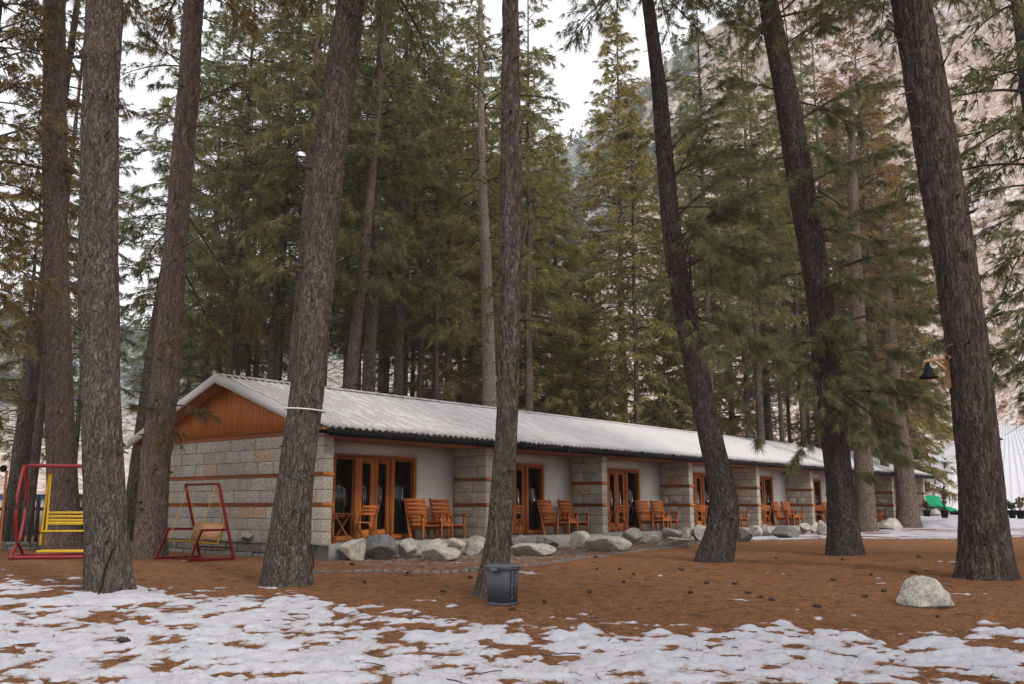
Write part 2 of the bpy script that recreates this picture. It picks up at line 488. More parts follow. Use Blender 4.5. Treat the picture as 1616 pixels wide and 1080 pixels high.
def m_ground():
    t = NT("rust pine needle floor"); v = t.coord()
    n1 = t.noise(v, 0.45, 5); n2 = t.noise(v, 4.0, 5, 0.6)
    vs = t.coord((1, 3.5, 1)); vt = t.coord((3.5, 1, 1))
    f1 = t.noise(vs, 38, 4, 0.75, 1.5); f2 = t.noise(vt, 42, 4, 0.75, 1.5)
    f = t.math('MAXIMUM', f1, f2)
    c = t.ramp(f, [(0.40, (0.095, 0.043, 0.022)), (0.54, (0.33, 0.150, 0.068)), (0.70, (0.54, 0.28, 0.14))])
    m1 = t.noise(t.coord((0.6, 1.5, 1)), 11, 5, 0.7); m2 = t.noise(t.coord((0.5, 1.6, 1)), 26, 4, 0.75)
    c = t.mix(0.85, c, t.ramp(t.math('ADD', t.math('MULTIPLY', m1, 0.5), t.math('MULTIPLY', m2, 0.5)), [(0.36, (0.42, 0.38, 0.36)), (0.5, (1.0, 1.0, 1.0)), (0.62, (1.45, 1.42, 1.38))]), 'MULTIPLY')
    c = t.mix(t.ramp(n2, [(0.34, 0.6), (0.52, 0.0)]), c, (0.10, 0.048, 0.028))
    c = t.mix(t.ramp(n1, [(0.42, 0.0), (0.66, 0.4)]), c, (0.24, 0.115, 0.06))
    return t.principled(c, 0.95, t.bump(t.math('ADD', t.math('ADD', f, n2), t.math('MULTIPLY', m1, 2.0)), 0.9, 0.05), 0, 0.1)
M['ground'] = m_ground()

def m_roof():
    t = NT("snowy white roof sheet")
    v = t.coord()
    n1 = t.noise(v, 0.5, 4); n2 = t.noise(v, 30, 3)
    c = t.mix(n1, (0.55, 0.54, 0.535), (0.66, 0.65, 0.655))
    tc = t.node("ShaderNodeTexCoord"); sp = t.node("ShaderNodeSeparateXYZ"); t.l.new(tc.outputs['Object'], sp.inputs[0])
    # rust needles lying in the valleys between the ribs
    ph = t.math('FRACT', t.math('DIVIDE', sp.outputs[0], 0.2))
    valley = t.ramp(ph, [(0.0, 1.0), (0.2, 1.0), (0.36, 0.0), (0.64, 0.0), (0.8, 1.0), (1.0, 1.0)])
    st = t.noise(t.coord((5.0, 1.1, 1.1)), 1.0, 5, 0.7)
    fade = t.ramp(sp.outputs[0], [(0.0, 0.0), (1.0, 1.0)])
    mr = t.node("ShaderNodeMapRange"); t.l.new(sp.outputs[0], mr.inputs[0])
    mr.inputs[1].default_value = 0; mr.inputs[2].default_value = 17; mr.inputs[3].default_value = 0.045; mr.inputs[4].default_value = -0.055
    pr = t.math('ADD', st, mr.outputs[0])
    streak = t.math('MULTIPLY', valley, t.ramp(pr, [(0.475, 0.0), (0.53, 1.0)]))
    fin = t.math('MULTIPLY', streak, t.ramp(n2, [(0.35, 0.3), (0.55, 1.0)]))
    c = t.mix(fin, c, (0.20, 0.085, 0.045))
    grime = t.ramp(t.noise(t.coord((3, 0.6, 0.6)), 1.6, 6, 0.7), [(0.5, 0.0), (0.75, 0.35)])
    c = t.mix(grime, c, (0.45, 0.36, 0.31))
    return t.principled(c, 0.65, t.bump(t.noise(v, 6, 5), 0.3, 0.02), 0, 0.25)
M['roof'] = m_roof()

def m_hill():
    t = NT("snowy scrub hillside"); v = t.coord()
    n1 = t.noise(v, 0.035, 6, 0.6); n2 = t.noise(v, 0.42, 6, 0.7); n3 = t.noise(v, 2.2, 4, 0.7)
    forest = t.node("ShaderNodeAttribute"); forest.attribute_name = "wooded"
    c = t.ramp(n3, [(0.40, (0.19, 0.125, 0.09)), (0.62, (0.42, 0.31, 0.24))])
    sn = t.math('ADD', t.math('MULTIPLY', n2, 0.7), t.math('MULTIPLY', n3, 0.4))
    c = t.mix(t.ramp(sn, [(0.51, 0.0), (0.64, 0.85)]), c, (0.76, 0.71, 0.69))
    c = t.mix(t.ramp(n1, [(0.45, 0.0), (0.62, 0.4)]), c, (0.42, 0.29, 0.22))
    w = t.mix(t.ramp(n2, [(0.4, 0.0), (0.62, 1.0)]), (0.07, 0.085, 0.065), (0.42, 0.41, 0.38))
    c = t.mix(forest.outputs['Fac'], c, w)
    return t.principled(c, 0.95, None, 0, 0.05)
M['hill'] = m_hill()

# ------------------------------------------------------------------ ground and hills
def grid_faces(nr, nc):
    a = (np.arange(nr - 1)[:, None] * nc + np.arange(nc - 1)[None, :])
    return np.stack([a, a + 1, a + 1 + nc, a + nc], -1).reshape(-1, 4)

ys = np.concatenate([np.linspace(-40, 4, 12), np.arange(4.5, 40, 0.5), np.linspace(41, 180, 30)])
xs = np.concatenate([np.linspace(-160, -26, 12), np.arange(-25, 45, 0.5), np.linspace(46, 200, 14)])
X, Y = np.meshgrid(xs, ys)
Z = ground_z(Y) + 0.018 * fbm(X * 0.8, Y * 0.8, seed=3) * (np.abs(Y) < 60)
gme = mesh_np("ground", np.stack([X, Y, Z], -1), grid_faces(len(ys), len(xs)), smooth=True)
tag(obj("ground", gme, M['ground']), kind='structure')
def gz(x, y):
    return float(ground_z(y)) + 0.018 * float(fbm(np.array([x * 0.8]), np.array([y * 0.8]), seed=3)[0])

# hillsides: a ring of terrain behind the flat, its skyline given per direction
_az_px = np.array([-1400, -700, -300, 0, 150, 300, 420, 600, 800, 930, 1050, 1140, 1250, 1400, 1616, 2000, 2600, 3600])
_el_py = np.array([300, 420, 500, 540, 560, 520, 470, 380, 290, 210, 115, 60, -40, -150, -260, -330, -300, -200])
_az = np.arctan2(_az_px - 808.0, 1450.0 * _c + 0)
_elev = np.arctan((540 - _el_py) / 1450.0) + PITCH
nA, nR = 260, 90
azs = np.linspace(_az[0], _az[-1], nA)
elv = np.interp(azs, _az, _elev)
r0 = np.interp(azs, [R(-50), R(-20), R(0), R(12), R(28), R(60)], [150, 150, 120, 112, 112, 90])
r1 = np.interp(azs, [R(-50), R(-20), R(0), R(12), R(28), R(60)], [620, 620, 560, 480, 420, 380])
tt = np.linspace(-0.03, 1.25, nR)
T_, A_ = np.meshgrid(tt, azs)
Rr = r0[:, None] + (r1 - r0)[:, None] * T_
Hh = (r1 * np.tan(elv))[:, None]
prof = np.where(T_ < 1, np.clip(T_, 0, 1) ** 1.12, 1 - (T_ - 1) * 0.8)
HX, HY = Rr * np.sin(A_), Rr * np.cos(A_)
rough = fbm(HX * 0.022, HY * 0.022, seed=11, oct=6)
HZ = 0.2 + Hh * prof + rough * np.clip(T_ * 3, 0, 1) * 0.085 * Hh.clip(40, 200) - 2.0 * (T_ < 0.0)
hme = mesh_np("hillside", np.stack([HX, HY, HZ], -1), grid_faces(nA, nR)[:, ::-1], smooth=True)
wood = np.clip(1.25 - (A_ + 0.08 * rough - R(2)) / R(9), 0.0, 1) * np.clip((T_ + 0.12 * rough - 0.08) * 3.2, 0, 1)
wa = hme.attributes.new("wooded", 'FLOAT', 'POINT'); wa.data.foreach_set('value', wood.ravel().astype(np.float32))
tag(obj("hillside", hme, M['hill']), kind='structure')

# conifers far off on the slopes (one mass) and scrub on the right-hand slope
rng = np.random.default_rng(5)
def scatter_hill(n, lo, hi, tmin, tmax):
    ia = rng.uniform(lo, hi, n); it = rng.uniform(tmin, tmax, n)
    a = np.interp(ia, [0, 1], [azs[0], azs[-1]])
    fi = (a - azs[0]) / (azs[-1] - azs[0]) * (nA - 1); fj = (it - tt[0]) / (tt[-1] - tt[0]) * (nR - 1)
    i, j = fi.astype(int).clip(0, nA - 2), fj.astype(int).clip(0, nR - 2)
    u, w = fi - i, fj - j
    def bl(Q): return Q[i, j] * (1 - u) * (1 - w) + Q[i + 1, j] * u * (1 - w) + Q[i, j + 1] * (1 - u) * w + Q[i + 1, j + 1] * u * w
    return np.stack([bl(HX), bl(HY), bl(HZ)], 1), a
def px_az(px): return (math.atan2(px - 808.0, 1450 * _c) - azs[0]) / (azs[-1] - azs[0])
def conifer_mass(name, P, hmin, hmax, mat, color, per=40, wide=0.2):
    n = len(P); h = rng.uniform(hmin, hmax, n)[:, None]
    f = rng.uniform(0.04, 1, (n, per)) ** 1.15
    az = rng.uniform(0, 6.283, (n, per)); rad = h * wide * (1 - f) ** 0.8 * rng.uniform(0.5, 1.25, (n, per)) + 0.02 * h
    ax = np.stack([P[:, 0, None] + 0 * f, P[:, 1, None] + 0 * f, P[:, 2, None] + h * f + 0.03 * h], -1)
    outv = np.stack([np.cos(az), np.sin(az), 0 * az], -1); sd = np.stack([-np.sin(az), np.cos(az), 0 * az], -1)
    drop = np.array([0, 0, -1.0]) * (rad * rng.uniform(0.1, 0.6, (n, per)))[..., None]
    mid = ax + outv * rad[..., None] * 0.55 + drop * 0.3
    tip = ax + outv * rad[..., None] + drop
    wd = (rad * rng.uniform(0.25, 0.5, (n, per)))[..., None]
    tw = rng.normal(0, 0.35, (n, per, 1)) * np.array([0, 0, 1.0]) * wd
    v = np.stack([ax + np.array([0, 0, 0.3]) * wd, mid + sd * wd + tw, tip, mid - sd * wd - tw], 2).reshape(-1, 3)
    me = mesh_np(name, v, np.arange(len(v)).reshape(-1, 4))
    tn = np.repeat((rng.uniform(0, 0.6, (n, 1)) + rng.uniform(0, 0.3, (n, per))).ravel(), 4)
    a = me.attributes.new("tint", 'FLOAT', 'POINT'); a.data.foreach_set('value', tn.astype(np.float32))
    o = obj(name, me, mat); o.color = color
    return o
P, _ = scatter_hill(2300, px_az(-500), px_az(1120), 0.30, 1.1)
tag(conifer_mass("hill_forest", P, 9, 19, M['needles'], (0.12, 0.14, 0.11, 1)), "hazy conifer forest covering the far hill beyond the lodge", "forest", kind='stuff')
P2, _ = scatter_hill(2600, px_az(1100), px_az(1900), 0.0, 0.6)
tag(conifer_mass("hill_scrub", P2, 0.6, 2.0, M['needles'], (0.24, 0.16, 0.115, 1), per=24, wide=0.6), "brown winter scrub on the snowy slope at right", "scrub", kind='stuff')

# ------------------------------------------------------------------ snow
def snow_sheet(name, X, Y, D):
    nr, nc = X.shape
    base = ground_z(Y) + 0.018 * fbm(X * 0.8, Y * 0.8, seed=3)
    v = np.stack([X, Y, base + np.minimum(D, 0.075)], -1).reshape(-1, 3)
    q = grid_faces(nr, nc)
    keep = D.ravel()[q].max(1) > -0.006
    q = q[keep]
    used = np.unique(q); m = np.full(len(v), -1); m[used] = np.arange(len(used))
    me = mesh_np(name, v[used], m[q], smooth=True)
    ta = me.attributes.new('thick', 'FLOAT', 'POINT'); ta.data.foreach_set('value', np.clip(D.ravel()[used], 0, 0.075).astype(np.float32))
    return tag(obj(name, me, M['snow']), kind='stuff')
def bnd(px_list, py_list):
    pts = np.array([on_ground(a, b) for a, b in zip(px_list, py_list)])
    return pts
B_ = bnd([-300, 0, 120, 215, 420, 640, 850, 1080, 1330, 1616, 1900], [915, 915, 928, 925, 934, 968, 984, 992, 996, 998, 1000])
rows = np.concatenate([np.arange(5.2, 7.4, 0.09), np.arange(7.4, 21.0, 0.042)])
cols = np.linspace(-0.85, 0.85, 620)
Ys = np.repeat(rows[:, None], len(cols), 1)
Xs = Ys * cols[None, :]
Yb = np.interp(Xs, B_[:, 0], B_[:, 1])
d_in = Yb - Ys + 0.7 * fbm(Xs * 0.7, Ys * 0.7, seed=21, oct=3)
bias = np.interp(d_in, [-3.5, -0.9, -0.15, 0.5, 1.6, 6], [-1.0, -0.85, -0.48, 0.10, 0.36, 0.36])
n_a = fbm(Xs * 3.6, Ys * 3.7, seed=31, oct=4) * 0.80 + fbm(Xs * 0.9, Ys * 0.9, seed=33, oct=2) * 0.35
n_b = fbm(Xs * 8.0, Ys * 8.5, seed=37, oct=3)
D = 0.052 * (n_a * 0.85 + bias) + 0.011 * n_b + 0.007 * fbm(Xs * 17, Ys * 12, seed=41, oct=2)
pt = on_ground(1575, 940)
blob = np.exp(-(((Xs - pt[0]) / 0.9) ** 2 + ((Ys - pt[1]) / 0.45) ** 2))
D = D - 0.10 * np.clip(fbm(Xs * 5.2, Ys * 4.6, seed=43, oct=3) - 0.42, 0, None) + blob * 0.035
for bx, by, bw_, bh_, am in ((1470, 887, 1.2, 0.35, 0.022), (1170, 948, 0.9, 0.5, 0.02), (30, 907, 1.2, 0.5, 0.03), (1000, 985, 0.5, 0.2, 0.02), (820, 905, 0.8, 0.3, 0.01)):
    pt = on_ground(bx, by)
    D = D + am * np.exp(-(((Xs - pt[0]) / bw_) ** 2 + ((Ys - pt[1]) / bh_) ** 2))
D = D + 0.09 * np.exp(-(((Xs - on_ground(200, 938)[0]) / 0.55) ** 2 + ((Ys - 13.9) / 0.5) ** 2))   # drift against the big trunk
tag(snow_sheet("snow", Xs, Ys, D), "patchy melting snow over the pine needles in front", "snow")
SNOW_ROWS, SNOW_COLS, SNOW_D = rows, cols, D
def snow_height(x, y):
    r = np.clip(np.searchsorted(SNOW_ROWS, y), 0, len(SNOW_ROWS) - 1)
    c = np.clip(((x / y) + 0.85) / 1.7 * (len(SNOW_COLS) - 1), 0, len(SNOW_COLS) - 1).astype(int)
    return np.clip(SNOW_D[r, c], 0, 0.075)

# ------------------------------------------------------------------ foliage machinery
def tufts(O, Dv, n, length, width, rng, spread=0.75, droop=0.35):
    """bundles of long drooping needles: one thin triangle per needle"""
    N = len(O)
    d = Dv[:, None, :] + rng.normal(0, spread, (N, n, 3)) * np.array([1, 1, 0.8])
    d /= np.linalg.norm(d, axis=2)[..., None] + 1e-9
    L = length * rng.uniform(0.7, 1.2, (N, n, 1))
    side = np.cross(d, rng.normal(0, 1, (N, n, 3))); side /= np.linalg.norm(side, axis=2)[..., None] + 1e-9
    b = O[:, None, :] + rng.normal(0, 0.02, (N, n, 3))
    tip = b + d * L; tip[..., 2] -= droop * L[..., 0] * rng.uniform(0.5, 1.2, (N, n))
    w = width * rng.uniform(0.7, 1.3, (N, n, 1))
    v = np.stack([b - side * w, b + side * w, tip], 2).reshape(-1, 3)
    tint = np.repeat(rng.uniform(0, 1, N), n * 3) * 0.72 + np.repeat(rng.uniform(0, 0.26, N * n), 3)
    return v, tint

def limb(start, az, length, elev, sag, rng, detail):
    """one branch: main stem, side twigs, tuft origins"""
    h = np.array([math.cos(az), math.sin(az), 0]); sd = np.array([-h[1], h[0], 0])
    wig = rng.normal(0, 0.05, 2) * length
    def p(t):
        t = np.asarray(t)[..., None]
        return start + h * (length * t) + np.array([0, 0, 1.0]) * (length * (elev * t - sag * t * t)) + sd * (wig[0] * np.sin(3 * t) + wig[1] * t * t)
    stem = p(np.linspace(0, 1, 6))
    k = max(4, int(length / detail['twig_gap']))
    t = np.sort(rng.uniform(detail.get('bare', 0.22), 1.0, k)); t[-1] = 1.0
    o = p(t); tan = p(np.minimum(t + 0.05, 1.05)) - p(t - 0.05); tan /= np.linalg.norm(tan, axis=1)[:, None]
    sgn = np.where(np.arange(k) % 2 == 0, 1.0, -1.0) * rng.uniform(0.5, 1.25, k); sgn[-1] = 0
    dv = tan + sd * sgn[:, None] * 0.95 + np.array([0, 0, 1.0]) * rng.normal(0.02, 0.28, k)[:, None]
    dv /= np.linalg.norm(dv, axis=1)[:, None]
    L = np.clip((0.16 + 0.34 * (1 - t)) * length * rng.uniform(0.6, 1.2, k), 0.15, 1.0)
    e = o + dv * L[:, None]; e[:, 2] -= 0.12 * L
    O, DV = [], []
    per = detail['per_twig']
    for a in np.linspace(0.35, 1.0, per):
        O.append(o + (e - o) * a); DV.append(dv + rng.normal(0, 0.25, dv.shape))
    return stem, o, e, np.concatenate(O), np.concatenate(DV)

class Crown:
    def __init__(s, rng, detail): s.rng, s.d = rng, detail; s.O = []; s.D = []; s.wood = MB()
    def limb(s, start, az, length, elev, sag, r=None):
        stem, o, e, O, D = limb(np.asarray(start, float), az, length, elev, sag, s.rng, s.d)
        r = r or 0.012 + 0.010 * length
        s.wood.tube(stem, np.linspace(r, r * 0.3, len(stem)), 5, cap=False)
        if s.d.get('twigs', True):
            for a, b in zip(o[:-1], e[:-1]):
                s.wood.tube([a, b], [0.007, 0.003], 3, cap=False)
        s.O.append(O); s.D.append(D)
    def needles_mesh(s, name):
        O, D = np.concatenate(s.O), np.concatenate(s.D)
        D /= np.linalg.norm(D, axis=1)[:, None] + 1e-9
        v, tint = tufts(O, D, s.d['n'], s.d['len'], s.d['w'], s.rng, s.d.get('spread', 0.7), s.d.get('droop', 0.35))
        me = mesh_np(name, v, None, np.arange(len(v)).reshape(-1, 3))
        a = me.attributes.new("tint", 'FLOAT', 'POINT'); a.data.foreach_set('value', tint.astype(np.float32))
        me.materials.append(M['needles'])
        return me
    def wood_mesh(s, name):
        me = s.wood.mesh(name); me.materials.append(M['twig']); return me

def crown_proto(seed, H, zb, Rb, shape, detail, gap=0.62, per=5, elev=0.12, sag=0.4, dead=0, lean=0.0, patch=0.0):
    rng = np.random.default_rng(seed)
    c = Crown(rng, detail)
    z, k = zb, 0
    while z < H - 0.4:
        f = (z - zb) / (H - zb)
        env = shape(f) * Rb
        n = per if f < 0.8 else per - 1
        ph = rng.uniform(0, 6.28)
        for j in range(n):
            if rng.uniform() < patch: continue
            az = ph + j * 6.283 / n + rng.normal(0, 0.25)
            ln = env * rng.uniform(0.55, 1.15)
            if ln < 0.25: continue
            up = elev + 0.55 * f ** 2 + rng.normal(0, 0.08)
            c.limb((0, 0, z + rng.normal(0, 0.12)), az, ln, up, sag * (1 - 0.6 * f), None)
        z += gap * (1 - 0.35 * f) * rng.uniform(0.75, 1.3)
    for k in range(dead):                      # bare dead twigs under the crown
        z = rng.uniform(zb * 0.35, zb); az = rng.uniform(0, 6.28); ln = rng.uniform(0.5, 1.9)
        st = np.array([0, 0, z]); hh = np.array([math.cos(az), math.sin(az), 0])
        pts = [st, st + hh * ln * 0.5 + [0, 0, 0.02], st + hh * ln + [0, 0, -0.28 * ln]]
        c.wood.tube(pts, [0.018, 0.011, 0.004], 4, cap=False)
        for q in range(3):
            b = st + hh * ln * rng.uniform(0.4, 0.95) + [0, 0, -0.1 * ln]
            c.wood.tube([b, b + rng.normal(0, 0.22, 3)], [0.006, 0.002], 3, cap=False)
    return c.needles_mesh("crown"), c.wood_mesh("limbs")

def trunk_mesh(path, rad, seg=20, dz=0.4, flare=0.35, rough=0.02, seed=0, flutes=6, knots=(), soft=0.7):
    """trunk along a polyline path (rows of x, y, z) with a radius at each row"""
    path = np.asarray(path, float); rad = np.asarray(rad, float)
    L = np.concatenate([[0], np.cumsum(np.linalg.norm(np.diff(path, axis=0), axis=1))])
    n = max(6, int(L[-1] / dz))
    s = np.linspace(0, L[-1], n)
    def sm(col):
        y = np.interp(s, L, col)
        k = max(1, int(soft / dz))
        if k > 1:
            yp = np.concatenate([2 * y[0] - y[k:0:-1], y, 2 * y[-1] - y[-2:-k - 2:-1]])
            y = np.convolve(yp, np.ones(2 * k + 1) / (2 * k + 1), 'valid')
        return y
    C = np.stack([sm(path[:, i]) for i in range(3)], 1); r = sm(rad)
    th = np.arange(seg) * 2 * np.pi / seg
    TH, S = np.meshgrid(th, s)
    rr = r[:, None] * np.ones_like(TH)
    rng = np.random.default_rng(seed)
    ph = rng.uniform(0, 6.28, 3)
    fl = np.exp(-S / 0.55)
    rr *= 1 + flare * fl * (0.75 + 0.5 * (0.5 + 0.5 * np.sin(flutes * TH + ph[0])) * (0.6 + 0.4 * np.sin(2 * TH + ph[1])))
    rr *= 1 + 0.035 * np.sin(2 * TH + ph[2] + S * 0.3)
    cx, cy = np.cos(TH), np.sin(TH)
    nn = fbm(cx * 2.2 + 5, cy * 2.2, S * 0.6, seed=seed + 50, oct=3) * 0.9
    rid = fbm(cx * 7 + 9, cy * 7, S * 1.6, seed=seed + 70, oct=3)
    rr += rough * nn + rough * 0.8 * (1 - np.abs(rid) * 2)
    for (kt, ks, ka, kr) in knots:
        dd = (np.angle(np.exp(1j * (TH - kt))) * r[:, None]) ** 2 + (S - ks) ** 2
        rr += ka * np.exp(-dd / kr ** 2)
    V = np.stack([C[:, 0][:, None] + rr * cx, C[:, 1][:, None] + rr * cy, C[:, 2][:, None] * np.ones_like(TH)], -1).reshape(-1, 3)
    i = np.arange(n - 1)[:, None] * seg; j = np.arange(seg)[None, :]; j2 = (j + 1) % seg
    Q = np.stack([i + j, i + j2, i + seg + j2, i + seg + j], -1).reshape(-1, 4)
    return mesh_np("trunk", V, Q, smooth=True)

cone_s = lambda f: (1 - f) ** 0.8 * (0.7 + 0.3 * min(1, f * 6))
tall_s = lambda f: (1 - f) ** 0.55 * (0.55 + 0.45 * min(1, f * 3.5))
far_d = dict(twig_gap=0.19, per_twig=3, n=8, len=0.30, w=0.020, twigs=False, spread=0.6, droop=0.5)
mid_d = dict(twig_gap=0.20, per_twig=3, n=11, len=0.28, w=0.014, spread=0.6, droop=0.55)
top_d = dict(twig_gap=0.17, per_twig=3, n=14, len=0.25, w=0.009, droop=0.5, spread=0.6)
near_d = dict(twig_gap=0.105, per_twig=4, n=22, len=0.21, w=0.0068, spread=0.6, droop=0.55)

PROTO = {
    'tall':   crown_proto(1, 28, 9.6, 3.5, tall_s, mid_d, 0.74, 5, dead=60, patch=0.30),
    'mid':    crown_proto(2, 26, 4.5, 3.7, tall_s, far_d, 0.70, 5, dead=20, patch=0.22),
    'full':   crown_proto(3, 25, 1.6, 4.2, cone_s, far_d, 0.55, 6, elev=0.05, sag=0.32, patch=0.12),
    'sparse': crown_proto(4, 27, 8.0, 3.0, tall_s, mid_d, 0.95, 4, elev=0.0, sag=0.35, dead=46, patch=0.25),
    'young':  crown_proto(5, 12, 0.8, 2.6, cone_s, mid_d, 0.45, 6, elev=0.15, sag=0.3),
    'top':    crown_proto(6, 12, 0.0, 4.2, lambda f: (1 - f) ** 0.6 * (0.6 + 0.4 * min(1, f * 4)), top_d, 0.6, 5),
}
P_H = {'tall': 28, 'mid': 26, 'full': 25, 'sparse': 27, 'young': 12}
def straight_trunk(H, r, seed):
    rng = np.random.default_rng(seed); z = np.linspace(0, H, 9)
    w = np.cumsum(rng.normal(0, 0.05, (9, 2)), 0); w -= w[0]
    return trunk_mesh(np.stack([w[:, 0], w[:, 1], z], 1), r * (1 - 0.93 * (z / H) ** 0.85), 18, 0.3, 0.3, 0.012, seed)
P_T = {k: straight_trunk(h, 0.31 if k != 'young' else 0.13, i) for i, (k, h) in enumerate(P_H.items())}
for i, me in enumerate(P_T.values()):
    me.materials.append(M['bark'])
P_TB = {}
def trunk_of(kind, bark):
    if bark == 'bark': return P_T[kind]
    if (kind, bark) not in P_TB:
        me = P_T[kind].copy(); me.materials.clear(); me.materials.append(M[bark]); P_TB[kind, bark] = me
    return P_TB[kind, bark]

GREEN = (0.20, 0.20, 0.095, 1); COOL = (0.165, 0.182, 0.105, 1); OLIVE = (0.25, 0.232, 0.10, 1)
GOLD = (0.275, 0.235, 0.090, 1); RUST = (0.22, 0.155, 0.085, 1); DIM = (0.10, 0.12, 0.072, 1); BROWN = (0.19, 0.15, 0.085, 1)
_rt = random.Random(9)
def bg_tree(px, Y, kind, s, col, label, group=None, lean=0.0, bark='bark', fat=1.0, name="pine_tree"):
    b = at(px, 798, Y)
    x = float(b[0]); z = float(ground_z(Y)) - 0.05
    t = empty(name, (x, Y, z), _rt.uniform(0, 6.28))
    # lean: sideways shift of the top, in metres per metre of height
    t.rotation_mode = 'XYZ'
    mrot = Matrix.Rotation(math.atan(lean), 4, 'Y') @ Matrix.Rotation(_rt.uniform(0, 6.28), 4, 'Z')
    t.rotation_euler = mrot.to_euler()
    t.scale = (s, s, s)
    tag(t, label, "tree", group)
    tr = bpy.data.objects.new("trunk", trunk_of(kind, bark)); link(tr, t); tr.scale = (fat, fat, 1)
    cr = bpy.data.objects.new("crown", PROTO[kind][0]); link(cr, t); cr.color = col
    lb = bpy.data.objects.new("limbs", PROTO[kind][1]); link(lb, t); lb["kind"] = "stuff"; cr["kind"] = "stuff"
    return t

